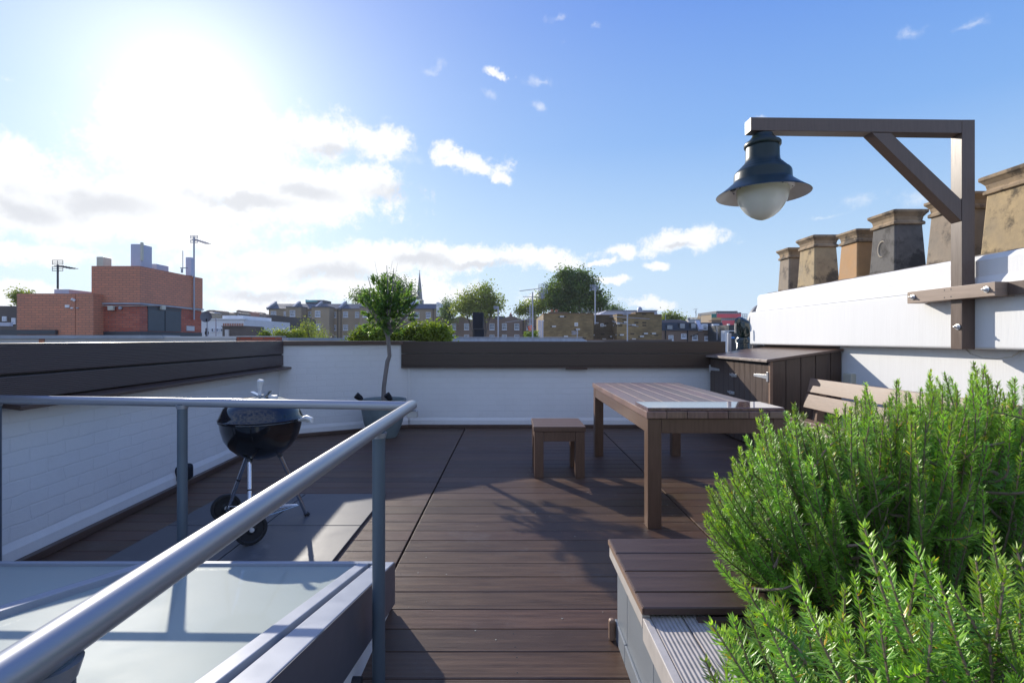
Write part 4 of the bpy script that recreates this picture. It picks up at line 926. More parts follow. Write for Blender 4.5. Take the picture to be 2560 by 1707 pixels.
# --- red brick stair house
YA = 16.0
t = thing('brick_roof_house', 'red brick rooftop stair house with dark double doors and antennas', 'building', (-12.5, 17, 1.2))
xc, xe, ye = X_(347, YA), -11.85, 19.2
xl = X_(231.4, YA)
zb, zm, zt2 = 1.32, Z_(761, YA), Z_(665.3, YA)
ylf = 15.75
obj('lower_wall', MB().prism([(xl, YA), (xe, YA), (xe, ye), (xl, ye)], 2, zb, zm), M['redbrick'], t)
obj('upper_wall', MB().prism([(xl-0.01, YA-0.03), (xe+0.03, YA-0.03), (xe+0.03, ye+0.03), (xl-0.01, ye+0.03)], 2, zm+0.05, zt2), M['redbrick2'], t)
obj('ledge', MB().prism([(xl-0.02, YA-0.06), (xe+0.07, YA-0.06), (xe+0.07, ye+0.05), (xl-0.02, ye+0.05)], 2, zm, zm+0.048), M['concrete'], t)
obj('upstand', MB().prism([(xl-0.01, YA-0.012), (xe+0.012, YA-0.012), (xe+0.012, ye+0.02), (xl-0.01, ye+0.02)], 2, zb-0.1, 1.46), M['darkmetal'], t)
dd = obj('double_door', MB().box(xe, xe+0.022, 16.35, 17.98, 1.475, 2.20), M['door'], t, bevel=0.004)
obj('door_split', MB().box(xe+0.0225, xe+0.03, 17.13, 17.16, 1.48, 2.19), M['black'], dd)
obj('lintel', MB().box(xe, xe+0.025, 16.33, 18.0, 2.205, 2.30), M['darkmetal'], t)
obj('roof_upstand', MB().box(xl-0.5, xe+0.3, YA-0.3, YA-0.1, 1.22, 1.34), M['darkmetal'], t)
YB = 15.6
zt1 = Z_(733.7, YB); zb1 = 1.33
obj('side_wall', MB().box(X_(42, YB), X_(147, YB), YB, 18.5, zb1, zt1), M['redbrick2'], t)
obj('side_wall', MB().box(X_(148, YB), X_(188, YB), YB-0.01, 18.5, zb1, zt1-0.004), M['redbrick2'], t)
obj('side_wall', MB().box(X_(189, YB), X_(233, YB), YB+0.004, 18.5, zb1-0.05, zt1-0.002), M['redbrick2'], t)
obj('side_upstand', MB().box(X_(-40, YB), X_(146, YB), YB-0.12, YB-0.02, 1.36, 1.50), M['darkmetal'], t)
obj('roof_hatch', MB().box(X_(135.5, YB+.5), X_(172, YB+.5), YB+0.5, YB+1.5, zt1-0.1, Z_(723.5, YB+.5)), M['cabgrey'], t)
obj('window_vent', MB().box(xe, xe+0.02, 18.3, 18.75, 1.52, 1.70), M['offwhite'], t)
for px, py, ww, hh, mt in [(167, 765.5, 10, 7, 'whitewall'), (178.5, 769.8, 5.5, 3.5, 'whitewall'), (192.5, 769.8, 6, 3, 'concrete')]:
    m = MB(); fbox(m, px-ww/2, px+ww/2, py-hh/2, py+hh/2, YB-0.05, 0.03); obj('wall_box', m, M[mt], t)
obj('security_camera', MB().tube([(X_(187, YB), YB-0.12, Z_(748, YB)), (X_(190, YB), YB-0.05, Z_(752, YB))], 0.04, 10), M['whitewall'], t)
for (p, q) in [((X_(284, YA), YA-0.10, 2.20), (0.09, 0.05, 0.075)), ((xe+0.08, 16.95, 2.28), (0.05, 0.09, 0.075))]:
    obj('bulkhead_light', MB().box(p[0]-q[0], p[0]+q[0], p[1]-q[1], p[1]+q[1], p[2]-q[2], p[2]+q[2]), M['cream'], t, bevel=0.02, seg=3)
obj('alarm_bell', MB().lathe([(0.0005, 0.05), (0.04, 0.045), (0.055, 0)], (X_(305, YA), YA-0.06, 2.20), 16, Matrix.Rotation(R(90), 3, 'X')), M['metalgrey'], t)
obj('cable_run', MB().tube([(xl+0.05, YA-0.07, zm-0.02), (X_(284, YA), YA-0.07, 2.26), (xe+0.05, YA-0.07, 2.28), (xe+0.06, 17.0, 2.35), (xe+0.05, ye, zm-0.03)], 0.012, 6), M['cable'], t)
def mast_cabinet(x0, x1, y0, y1, Y, lb, mt='cabgrey', d=0.35):
    m = MB(); fbox(m, x0, x1, y0, y1, Y, d, z0=zt2+0.003)
    o = obj('antenna_cabinet', m, M[mt], None, bevel=0.01); tag(o, lb, 'antenna box', 'boxes on the brick stair house roof')
mast_cabinet(241, 258, 642, 0, YA+0.5, 'small cream box near the left end of the brick stair house roof', 'cream')
mast_cabinet(326.5, 353, 610, 0, YA+0.4, 'tall pale antenna box standing at the corner of the brick stair house roof', d=0.5)
mast_cabinet(464, 478, 643, 0, YA+2.4, 'narrow upright antenna box near the right end of the brick stair house roof', d=0.2)
mast_cabinet(354, 392, 659.5, 0, YA+1.2, 'low wide grey box right of the tall antenna box', d=0.6)
t = thing('slim_antenna', 'slim antenna panel on a bracket beside the tall pale box', 'antenna', (X_(356, 16.5), 16.5, zt2))
m = MB().tube([(X_(354.5, 16.5), 16.5, zt2+0.002), (X_(354.5, 16.5), 16.5, Z_(606, 16.5))], 0.02, 8); obj('pole', m, M['metalgrey'], t)
m = MB().box(X_(353, 16.4), X_(357, 16.4), 16.36, 16.44, Z_(653, 16.5), Z_(608, 16.5)); obj('panel', m, M['cream'], t)
o = obj('antenna_pole', MB().tube([(X_(455, 17.6), 17.6, zt2), (X_(455, 17.6), 17.6, Z_(672, 17.6))], 0.035, 8).tube([(X_(457, 17.6), 17.6, Z_(672, 17.6)), (X_(457, 17.6), 17.6, Z_(627, 17.6))], 0.012, 8).box(X_(451, 17.6), X_(469, 17.6), 17.58, 17.62, Z_(671, 17.6), Z_(669, 17.6)), M['metalgrey'], None)
tag(o, 'thin whip antenna left of the narrow upright box', 'antenna')
def aerial(label, px, ybase, ytop, Y, yagis, r=0.025, mat='metalgrey', group='rooftop television aerials', zbase=None):
    x = X_(px, Y); z0 = Z_(ybase, Y) if zbase is None else zbase; z1 = Z_(ytop, Y)
    t = thing('television_aerial', label, 'aerial', (x, Y, z0), 0, group)
    obj('mast', MB().tube([(x, Y, z0), (x, Y, z1)], r, 8), M[mat], t)
    for (ax0, ay0, ax1, ay1, dy, nel, eh, kind) in yagis:      # boom end points in the photo, depth run, number of elements, element half length in px
        a = Vector((X_(ax0, Y), Y, Z_(ay0, Y))); b_ = Vector((X_(ax1, Y), Y+dy, Z_(ay1, Y))); m = MB()
        m.tube([a, b_], r*0.5, 6); e = eh/F*Y
        for i in range(nel):
            p = a.lerp(b_, (i+0.5)/nel)
            if kind == 'v': m.tube([p-Vector((0, 0, e)), p+Vector((0, 0, e))], r*0.36, 4)
            elif kind == 'h': m.tube([p-Vector((0.25, 1, 0)).normalized()*e, p+Vector((0.25, 1, 0)).normalized()*e], r*0.36, 4)
            else: m.tube([p+Vector((-e, 0, 0)), p+Vector((e, 0, 0))], r*0.36, 4)
        if kind in ('v', 'x'):
            for s_ in (-1, 1):
                for dz in (0.25, 0.6, 1.0):
                    m.tube([a+Vector((-e*1.1, 0, s_*dz*e*1.1)), a+Vector((e*1.1, 0, s_*dz*e*1.1))], r*0.33, 4)
                for dx in (-1, 0, 1): m.tube([a+Vector((dx*e*1.1, 0, s_*e*0.2)), a+Vector((dx*e*1.1, 0, s_*e*1.15))], r*0.36, 4)
        obj('antenna', m, M[mat], t)
    return t
aerial('television aerial on the low left part of the brick stair house', 144.4, 733, 662, 16.0, [(144, 664, 167, 669, 0.3, 6, 12, 'x')], r=0.028, mat='darkmetal', zbase=Z_(723.5, 16.1)-0.0)
aerial('tall television mast fixed to the right end of the brick stair house', 485, 799, 592, 18.6, [(485, 598, 506, 605, 0.4, 6, 8, 'x')], r=0.03)
# satellite dish beside the brick house
t = thing('satellite_dish', 'round dark satellite dish at the right edge of the brick house', 'satellite dish', (X_(516, 19), 19, 1.4))
T = Vector((0, 0, 1)).rotation_difference(Vector((0.15, -1, 0.12)).normalized()).to_matrix()
obj('dish', MB().lathe([(0.205, 0.045), (0.15, 0.02), (0.08, 0.004), (0.0005, 0.0), (0.08, -0.006), (0.15, 0.01), (0.209, 0.04)], (X_(516, 19), 19, Z_(792, 19)), 32, T), M['dish'], t)
obj('feed_arm', MB().tube([(X_(516, 19), 18.97, Z_(802, 19)), (X_(517, 18.7), 18.7, Z_(803, 18.7))], 0.012, 6).tube([(X_(516, 18.7), 18.7, Z_(797, 18.7)), (X_(516, 18.7), 18.7, Z_(803, 18.7))], 0.022, 8), M['black'], t)
obj('mount', MB().tube([(X_(516, 19), 19.05, 1.25), (X_(516, 19), 19.05, Z_(795, 19))], 0.02, 8), M['metalgrey'], t)

# --- bits between the brick house and the terrace row
def simple_house(name, label, x0, x1, y0, Y, depth, mat, cat='building', group=None, roofmat=None, roofpx=0, wins=(), winargs={}):
    t = base((x0+x1)/2, Y, name, label, cat, group)
    m = MB(); fbox(m, x0, x1, y0, 0, Y, depth, z0=GZ); obj('wall', m, M[mat], t)
    if roofpx:
        zt_ = Z_(y0, Y); m = MB().prism([(Y-0.15, zt_+0.003), (Y+depth*0.45, zt_+roofpx/F*Y), (Y+depth*0.55, zt_+roofpx/F*Y), (Y+depth+0.1, zt_+0.003)], 0, X_(x0, Y)-0.1, X_(x1, Y)+0.1)
        obj('roof', m, M[roofmat or 'slate'], t)
    for (cx, cy, ww, hh) in wins: window(t, cx, cy, ww, hh, Y, **winargs)
    return t
t = simple_house('white_house', 'white rendered building right of the satellite dish', 500, 610, 798, 48, 10, 'whitewall')
m = MB(); fbox(m, 556, 607, 789, 799.5, 50, 6); obj('roof_room', m, M['whitewall'], t)
m = MB(); fbox(m, 500, 612, 796.5, 799, 47.9, 0.5); obj('parapet_cap', m, M['whitewall'], t)
for cx in (532, 544, 555): window(t, cx, 825, 8, 10, 48, bars=False, sill=False)
t = simple_house('chimney_block', 'broad sooty chimney block carrying a row of terracotta pots', 556, 640, 816, 38, 1.2, 'darkb', 'chimney')
m = MB(); fbox(m, 553, 612, 814.5, 817, 37.9, 1.5); obj('cap', m, M['darkb'], t)
stackpots(t, 557, 609, 808, 815, 38, 12, M['terra'])
m = MB(); fbox(m, 562, 571, 824, 0, 37.85, 0.14, z0=0); obj('painted_strip', m, M['offwhite'], t)
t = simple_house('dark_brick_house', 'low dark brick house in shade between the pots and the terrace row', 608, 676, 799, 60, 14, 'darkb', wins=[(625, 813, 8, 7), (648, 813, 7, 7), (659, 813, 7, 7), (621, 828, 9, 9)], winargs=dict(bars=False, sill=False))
m = MB().prism([(X_(650, 60), Z_(799, 60)), (X_(676, 60), Z_(799, 60)), (X_(676, 60), Z_(787, 60))], 1, 60.0, 74); obj('gable', m, M['darkb'], t)
m = MB(); fbox(m, 609, 662, 817, 818.5, 59.9, 0.3); obj('string_course', m, M['offwhite'], t)
stackpots(t, 618, 627, 789, 799.5, 60, 3, M['terra'])
o = obj('roof_post', MB().tube([(X_(540, 20), 20, 0.5), (X_(540, 20), 20, Z_(795, 20))], 0.022, 8), M['metalgrey'], None); tag(o, 'thin grey pole in front of the white building', 'pole')
t = thing('roof_cowl', 'dark round topped roof cowl low in front of the white building', 'cowl', (X_(517, 20), 20, 1.0))
obj('pipe', MB().lathe([(0.045, 0.8), (0.045, 1.38), (0.07, 1.42), (0.07, 1.50), (0.045, 1.55), (0.05, 1.62), (0.03, 1.66), (0.0005, 1.67)], (X_(517, 20), 20, 0), 16), M['black'], t)
# distant rooftops on the left skyline
DR = [(500, 520, 779, 'offwhite', 'pale distant rooftop with pots just right of the brick house'), (516, 541, 775, 'brown', 'flat brown distant block above the satellite dish'), (549, 566, 779.5, 'terra', 'small orange distant roof above the white building'), (577, 600, 781, 'darkb', 'dark distant roof above the pale building'),
      (591, 603, 775, 'brown', 'distant brown gable standing highest on the skyline'), (598, 624, 778, 'redbrick', 'wide distant red roof with raised block'), (624, 636, 782, 'darkb', 'small distant slate house right of the red roof'), (633, 642, 779, 'brown', 'distant chimney breast right of the slate house'), (644, 653, 783, 'brown', 'distant brown house with white window strips'), (655, 672, 787, 'darkb', 'lowest distant roof beside the terrace row')]
for i, (x0, x1, y0, mt, lb) in enumerate(DR):
    Y = 190+i*7; t = base((x0+x1)/2, Y, 'distant_house', lb, 'building', 'distant roofs on the left skyline')
    m = MB(); fbox(m, x0, x1, y0+2, 0, Y, 9, z0=GZ); obj('wall', m, M['stock' if mt in ('terra', 'offwhite') else mt], t)
    zt_ = Z_(y0+2, Y); m = MB().prism([(X_(x0, Y)-0.1, zt_), (X_(x1, Y)+0.1, zt_), (X_(x1, Y)-0.9, Z_(y0, Y)), (X_(x0, Y)+0.9, Z_(y0, Y))], 1, Y-0.1, Y+9); obj('roof', m, M[mt], t)
    for wx in ([x0+4, x1-4] if x1-x0 > 10 else [(x0+x1)/2]): window(t, wx, y0+8, 3, 6, Y-0.0, bars=False, sill=False)

# --- long stock brick terrace row
YT = 112.0
t = base(880, YT, 'terrace_row', 'long yellow brown brick terrace row with slate roof and white sash windows', 'building')
obj('wall', MB().box(X_(672, YT), X_(1092, YT), YT, YT+9, GZ, Z_(772, YT)), M['stock'], t)
for (a, b_) in [(715, 753), (779, 823), (899, 945)]:
    m = MB(); fbox(m, a, b_, 768.5, 0, YT-3.2, 3.2, z0=GZ); obj('bay', m, M['stock'], t)
    m = MB(); fbox(m, a-0.6, b_+0.6, 766, 768.4, YT-3.35, 3.3); obj('bay_roof', m, M['slate'], t)
zt_ = Z_(772, YT); zr_ = Z_(757.5, YT)
obj('roof', MB().prism([(YT-0.3, zt_+0.01), (YT+2.6, zr_), (YT+9, zr_-0.2), (YT+9, zt_+.01)], 0, X_(671, YT), X_(1093, YT)), M['slate'], t)
for px in (674, 735, 792, 853, 985, 1029):
    obj('party_wall', MB().bar((X_(px-3, YT), YT-0.45, zt_), (X_(px+2, YT), YT+2.7, zr_+0.35), 0.5, 0.6), M['metalgrey'], t)
for px in (845, 853, 1033, 1083): obj('drainpipe', MB().tube([(X_(px, YT), YT-0.12, GZ), (X_(px, YT), YT-0.12, zt_)], 0.07, 6), M['black'], t)
W1 = [(684, 785, 13, 14, 0), (712.5, 785.5, 5, 14, 0), (731.5, 783.5, 13, 15, 3.2), (774.5, 785.5, 8, 14, 0), (794.5, 784.5, 13, 15, 3.2), (834.5, 786.5, 12, 14, 0), (864, 786, 12, 14, 0), (893, 786.5, 10, 14, 0), (913, 786, 12, 14, 3.2), (1012, 787, 13, 15, 0), (1042, 787.5, 12.5, 14.5, 0), (1071, 787.5, 12, 14.5, 0)]
for (cx, cy, ww, hh, dd_) in W1:
    for q, dz in enumerate((0, 32.5, 60)):
        if dz == 60 and cx < 780: continue
        window(t, cx, cy+dz, ww, hh-q*0.3, YT-dd_)
t2 = thing('roof_lantern', 'turquoise glazed box on the roof of the terrace row', 'roof lantern', (X_(785, YT+4), YT+4, zr_))
m = MB(); fbox(m, 764, 809, 750, 759, YT+4, 5); obj('box', m, M['slate'], t2)
m = MB().prism([(X_(764, YT+3.9), Z_(752, YT)), (X_(795, YT+3.9), Z_(751, YT)), (X_(793, YT+3.9), Z_(749, YT)), (X_(764, YT+3.9), Z_(745.5, YT))], 1, YT+3.8, YT+8); obj('glazing', m, M['teal'], t2)
t2 = thing('roof_lantern', 'small turquoise box on the terrace roof behind the olive crown', 'roof lantern', (X_(1028, YT+4), YT+4, zr_))
m = MB(); fbox(m, 1017, 1039, 747, 760, YT+4, 5); obj('box', m, M['teal'], t2, bevel=0.05)
m = MB(); fbox(m, 1027, 1031, 746.5, 760, YT+3.9, 0.1); obj('frame', m, M['slate'], t2)
# white gable end
m = MB().prism([(X_(1091, YT-1), Z_(795, YT)), (X_(1104, YT-1), Z_(797, YT)), (X_(1103, YT-1), Z_(775, YT)), (X_(1100, YT-1), Z_(760, YT)), (X_(1096, YT-1), Z_(756, YT)), (X_(1091, YT-1), Z_(757, YT))], 1, YT-1, YT+8)
obj('gable', m, M['whitewall'], t)
# --- second row with wavy parapet
YS = 100.0
t = base(1220, YS, 'brown_terrace', 'brown brick row with wavy parapet and white windows left of the big tree', 'building')
poly = []
xs = np.linspace(1088, 1362, 90)
for px in xs:
    v = 0.5+0.5*math.cos((px-1154)/62*2*math.pi)
    if px < 1180: v = 0.5+0.5*math.cos((px-1152)/54*2*math.pi)
    poly.append((X_(px, YS), Z_(799-8.5*v**0.8, YS)))
obj('wall', MB().prism([(X_(1362, YS), GZ), (X_(1088, YS), GZ)] + poly, 1, YS, YS+1.0), M['brown'], t)
obj('roof', MB().prism([(X_(1205, YS), Z_(800, YS)), (X_(1268, YS), Z_(800, YS)), (X_(1262, YS), Z_(789.5, YS)), (X_(1210, YS), Z_(789.5, YS))], 1, YS+1.05, YS+8), M['slate'], t)
for cx in (1104.5, 1134, 1166.5, 1230, 1261, 1292, 1322.5):
    for cy, hh in ((816.5, 15.5), (843.5, 14)): window(t, cx, cy, 12, hh, YS)
for px in (1122, 1213, 1308): obj('drainpipe', MB().tube([(X_(px, YS), YS-0.12, GZ), (X_(px, YS), YS-0.12, Z_(800, YS))], 0.08, 6), M['black'], t)
for px in (1156, 1218, 1277, 1336):
    m = MB(); fbox(m, px-4, px+4, 786, 794, YS+5, 1); obj('chimney', m, M['brown'], t)
    m = MB().tube([(X_(px, YS+5.4), YS+5.4, Z_(786.5, YS+5)), (X_(px, YS+5.4), YS+5.4, Z_(782, YS+5))], 0.16, 8); obj('chimney_pot', m, M['terra'], t)
# --- church spire
YC = 300.0
t = base(1049, YC, 'church_spire', 'thin grey stone church spire behind the terrace row', 'church')
xc_, dC = X_(1049, YC), YC
def sp(hw, z): return [(xc_+hw*math.cos(R(22.5+45*k)), dC+hw*math.sin(R(22.5+45*k)), z) for k in range(8)]
obj('spire', loft(MB(), [sp(1.75, Z_(748, YC)), sp(1.2, Z_(722, YC)), sp(0.62, Z_(700, YC)), sp(0.12, Z_(680, YC))], True), M['spire'], t)
obj('tower', MB().box(xc_-2.1, xc_+2.1, dC-2.1, dC+2.1, GZ, Z_(750, YC)), M['spire'], t)
for s_ in (-1, 1): obj('pinnacle', loft(MB(), [[(xc_+s_*1.8+a*.35, dC-1.8+b_*.35, Z_(752, YC)) for a, b_ in ((-1, -1), (1, -1), (1, 1), (-1, 1))], [(xc_+s_*1.8+a*.02, dC-1.8+b_*.02, Z_(742, YC)) for a, b_ in ((-1, -1), (1, -1), (1, 1), (-1, 1))]], True), M['spire'], t)
obj('finial', MB().tube([(xc_, dC, Z_(680, YC)), (xc_, dC, Z_(675, YC))], 0.10, 6).box(xc_-0.4, xc_+0.4, dC-0.08, dC+0.08, Z_(677.6, YC), Z_(677, YC)), M['spire'], t)

# --- yellow stock brick party wall with painted patches
YY = 30.0
t = base(1500, YY, 'stock_brick_block', 'yellow brick party wall building with scattered white bricks beyond the parapet', 'building')
def blk(x0, x1, y0, Y, d, mt, nm='wall', par=t):
    m = MB(); fbox(m, x0, x1, y0, 0, Y, d, z0=GZ); return obj(nm, m, M[mt], par)
blk(1358.5, 1484, 784, YY, 8, 'yellow')
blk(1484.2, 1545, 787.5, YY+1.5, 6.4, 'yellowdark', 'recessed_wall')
blk(1542.6, 1654.5, 785.5, YY, 8, 'yellow')
blk(1589, 1636, 780.5, YY+0.02, 1.2, 'yellow', 'raised_wall')
for (a, b_, c_, Y) in [(1357.5, 1485, 783, YY-0.06), (1484, 1546, 786.6, YY+1.4), (1542, 1589, 784.6, YY-0.06), (1588.5, 1636.5, 779.8, YY-0.06), (1636.6, 1655, 787.0, YY-0.06)]:
    m = MB(); fbox(m, a, b_, c_, c_+1.1, Y, 1.0); obj('coping', m, M['edge'], t)
for (a, b_, c_, d_, Y) in [(1436.5, 1445, 806.5, 815, YY), (1501, 1509, 808.5, 816.5, YY+1.5)]:
    m = MB(); fbox(m, a, b_, c_, d_, Y-0.03, 0.027); v = obj('wall_vent', m, M['whitewall'], t)
    m = MB()
    for q in (0.3, 0.62): fbox(m, a+(b_-a)*q, a+(b_-a)*q+1.2, c_+2, d_-2, Y-0.034, 0.003)
    obj('slot', m, M['darkmetal'], v)
for (a, b_, Y) in [(1377, 1383, YY+3), (1388, 1394, YY+3)]:
    obj('chimney_pot', MB().lathe([(0.09, Z_(786, Y)), (0.075, Z_(776, Y)), (0.09, Z_(774, Y)), (0.06, Z_(773.5, Y))], (X_((a+b_)/2, Y), Y, 0), 12), M['terra'], t)
blk(1372, 1420, 779.5, YY+2.6, 0.9, 'yellowdark', 'chimney')
t = base(1560, YY+12, 'zinc_roof', 'pale metal roof with fine railing behind the yellow brick wall', 'roof')
Yz = YY+10
obj('roof', MB().prism([(X_(1490, Yz), Z_(790, Yz)), (X_(1516, Yz), Z_(777, Yz)), (X_(1642, Yz), Z_(777, Yz)), (X_(1645, Yz), Z_(790, Yz))], 1, Yz, Yz+6), M['cabgrey'], t)
obj('roof_edge', MB().box(X_(1515, Yz), X_(1644, Yz), Yz-0.1, Yz+6.1, Z_(776.8, Yz), Z_(775.6, Yz)), M['metalgrey'], t)
m = MB()
for px in (1455, 1470, 1496, 1504, 1512): m.tube([(X_(px, Yz), Yz, Z_(790, Yz)), (X_(px, Yz), Yz, Z_(769, Yz))], 0.012, 5)
m.tube([(X_(1455, Yz), Yz, Z_(779, Yz)), (X_(1512, Yz), Yz, Z_(778, Yz))], 0.010, 5)
obj('railing', m, M['metalgrey'], t)
obj('walls_below', MB().box(X_(1490, Yz), X_(1644, Yz), Yz+0.1, Yz+6, GZ, Z_(790.2, Yz)), M['brown'], t)
t = thing('roof_dome', 'small grey ventilator dome above the yellow brick wall', 'dome', (X_(1599.5, YY+1), YY+1, Z_(780, YY)))
rr = 6.7/F*(YY+1)
obj('dome', MB().lathe([(rr, Z_(780.3, YY+1)), (rr*0.97, Z_(775, YY+1)), (rr*0.8, Z_(770.5, YY+1)), (rr*0.45, Z_(767.6, YY+1)), (0.0005, Z_(766.8, YY+1))], (X_(1599.5, YY+1), YY+1, 0), 20), M['metalgrey'], t)
# pale flat roof parapet, black duct and the yellow strip
Yp = 13.0
t = base(1290, Yp, 'pale_parapet', 'pale blue grey flat roof parapet just beyond the dark boarding', 'roof')
obj('wall', MB().prism([(X_(1117, Yp), GZ), (X_(1475, Yp), GZ), (X_(1468, Yp), Z_(852, Yp)), (X_(1455, Yp), Z_(845, Yp)), (X_(1117, Yp), Z_(843, Yp))], 1, Yp, Yp+0.4), M['leadblue'], t)
obj('roof_deck', MB().box(X_(1117, Yp), X_(1660, Yp), Yp+0.42, Yp+9, GZ, 1.12), M['concrete'], t)
obj('capping', MB().box(X_(1116, Yp), X_(1456, Yp), Yp-0.03, Yp+0.45, Z_(843.2, Yp)+0.002, Z_(842.2, Yp)), M['cabgrey'], t)
t = base(1560, 20, 'timber_edge', 'thin tan roof edge below the yellow brick wall', 'roof')
m = MB(); fbox(m, 1466, 1680, 848.4, 849.6, 24, 0.2); obj('trim', m, M['edge'], t)
m = MB(); fbox(m, 1466, 1680, 849.7, 0, 24.02, 0.2, z0=GZ); obj('wall', m, M['darkb'], t)
t = base(1195, 15, 'black_duct', 'tall black metal duct housing standing on the pale parapet roof', 'duct')
m = MB(); fbox(m, 1181, 1208, 780.5, 0, 14.2, 0.35, z0=1.13); obj('housing', m, M['black'], t, bevel=0.03, seg=3)
m = MB(); fbox(m, 1184, 1210, 822, 0, 14.0, 0.18, z0=1.13); obj('side_box', m, M['black'], t, bevel=0.02)
m = MB(); fbox(m, 1184, 1206, 821.0, 822.5, 13.95, 0.22); obj('flange', m, M['darkmetal'], t)
aerial('short mast with a tilted aerial head between the black duct and brown terrace', 1245.5, 846, 768, 14, [(1238, 769, 1247, 767, 0.2, 5, 3, 'v')], r=0.022)
aerial('tall double television aerial with long booms left of the big tree', 1331.5, 850, 730, 14, [(1299, 727.5, 1352, 721, 0.0, 16, 4, 'h'), (1307, 741.5, 1342, 742, 0.0, 10, 3, 'h'), (1358, 722, 1360, 728, 0.2, 3, 10, 'v'), (1354, 739, 1359, 741, 0.2, 3, 6, 'v')], r=0.020)
aerial('leaning aerial with many cross rods left of the yellow brick wall', 1325, 850, 762, 16, [(1325, 768, 1327, 840, 0, 12, 9, 'q'), (1262, 806, 1335, 796, 0, 14, 5, 'h')], r=0.016)
aerial('tall straight mast rising in front of the dark recessed brick', 1488, 810, 717, 20, [(1482, 719, 1500, 717, 0.3, 6, 6, 'v')], r=0.026)
aerial('twin boom aerial low in front of the yellow brick wall', 1568.5, 852, 783, 16, [(1524, 791, 1624, 797, 0, 18, 3, 'h'), (1530, 803, 1596, 816, 0, 12, 3, 'h'), (1562, 783, 1573, 788, 0.1, 4, 4, 'v')], r=0.020)
aerial('small thin aerial standing on the pale parapet roof by the vent', 1443, 850, 822, 15, [(1434, 832, 1446, 833, 0, 5, 4, 'v')], r=0.014)
t = thing('planted_box', 'small box of orange flowers and leaves beside the metal flues', 'planter', (X_(1325, 15), 15, 1.0))
obj('box', MB().box(X_(1310, 15), X_(1345, 15), 15, 15.25, 1.1, 1.22), M['darkb'], t)
rg = np.random.default_rng(31)
cen = np.stack([rg.uniform(X_(1312, 15), X_(1345, 15), 60), rg.uniform(15, 15.25, 60), rg.uniform(1.22, 1.42, 60)], 1)
c_, a_, w_ = leaf_cloud(cen, 10, 0.02, 0.06, 0.03, seed=3); quads('foliage', c_, a_, w_, M['leafB'], t, off=(X_(1325, 15), 15, 1.0))
cen = np.stack([rg.uniform(X_(1322, 15), X_(1332, 15), 8), rg.uniform(14.95, 15.1, 8), rg.uniform(1.45, 1.62, 8)], 1)
c_, a_, w_ = leaf_cloud(cen, 8, 0.012, 0.04, 0.03, seed=4); quads('flowers', c_, a_, w_, M['flower'], t, off=(X_(1325, 15), 15, 1.0))
for i, px in enumerate((1347.5, 1352.0, 1356.5)):
    o = obj('metal_flue', MB().tube([(X_(px, 15.5), 15.5, 1.0), (X_(px, 15.5), 15.5, Z_(800+i*0.6, 15.5))], 0.023, 10), M['cabgrey'], None)
    tag(o, ['leftmost of three thin metal flues beside the yellow brick wall', 'middle one of three thin metal flues beside the yellow brick wall', 'flue touching the yellow brick wall, rightmost of three'][i], 'flue', 'metal flues')

# --- right hand mansard houses
YM = 62.0
t = base(1735, YM, 'mansard_row', 'brick row with dark mansard roof and white dormers right of the yellow wall', 'building')
m = MB(); fbox(m, 1650, 1812, 826, 0, YM, 8, z0=GZ); obj('wall', m, M['brown'], t)
z0_, z1_ = Z_(826, YM), Z_(806, YM)
obj('mansard_roof', MB().prism([(YM-0.15, z0_+0.003), (YM+0.75, z1_), (YM+8, z1_), (YM+8, z0_+.003)], 0, X_(1650, YM), X_(1812, YM)), M['slate2'], t)
for (cx, cy, ww, hh) in [(1674.5, 818, 13, 10), (1706, 815, 12, 12), (1734, 815, 12, 13)]:
    zc, xc2 = Z_(cy, YM), X_(cx, YM); w2, h2 = ww/F*YM/2, hh/F*YM/2; yy = YM+0.02
    m = MB().box(xc2-w2-.05, xc2+w2+.05, yy, YM+0.9, zc-h2-.05, zc+h2+.05); d = obj('skylight', m, M['slate2'], t)
    obj('pane', MB().box(xc2-w2, xc2+w2, yy-0.03, yy-0.002, zc-h2, zc+h2), M['winglass'], d)
for (cx, cy, ww, hh) in [(1762, 818, 13, 14), (1790.5, 818, 13.5, 14)]:
    m = MB(); fbox(m, cx-ww/2-1, cx+ww/2+1, cy-hh/2-1, cy+hh/2+0.5, YM-0.2, 1.2); d = obj('dormer', m, M['winframe'], t)
    window(d, cx, cy, ww-2, hh-1, YM-0.205, sill=False)
m = MB().bar((X_(1750, YM), YM-0.3, z0_), (X_(1748, YM), YM+0.8, z1_+0.15), 0.5, 0.35); obj('party_wall', m, M['cabgrey'], t)
for (cx, cy, ww, hh) in [(1677, 844, 12, 12), (1709, 840, 13, 11), (1737, 843.5, 13, 12), (1767, 845.5, 12, 10), (1795, 845, 13, 11)]: window(t, cx, cy, ww, hh, YM)
for px in (1663, 1718, 1781): obj('drainpipe', MB().tube([(X_(px, YM), YM-0.1, GZ), (X_(px, YM), YM-0.1, z0_)], 0.07, 6), M['black'], t)
m = MB().tube([(X_(1759, YM), YM-0.12, Z_(836, YM)), (X_(1788, YM), YM-0.12, Z_(839, YM))], 0.05, 6).tube([(X_(1725, YM), YM-0.12, Z_(841, YM)), (X_(1745, YM), YM-0.12, Z_(834, YM))], 0.05, 6); obj('waste_pipe', m, M['black'], t)
o = obj('roof_mound', MB().lathe([(2.2, Z_(808, YM+4)), (1.9, Z_(803, YM+4)), (1.2, Z_(800, YM+4)), (0.0005, Z_(799, YM+4))], (X_(1678, YM+4), YM+4, 0), 18), M['darkb'], t)
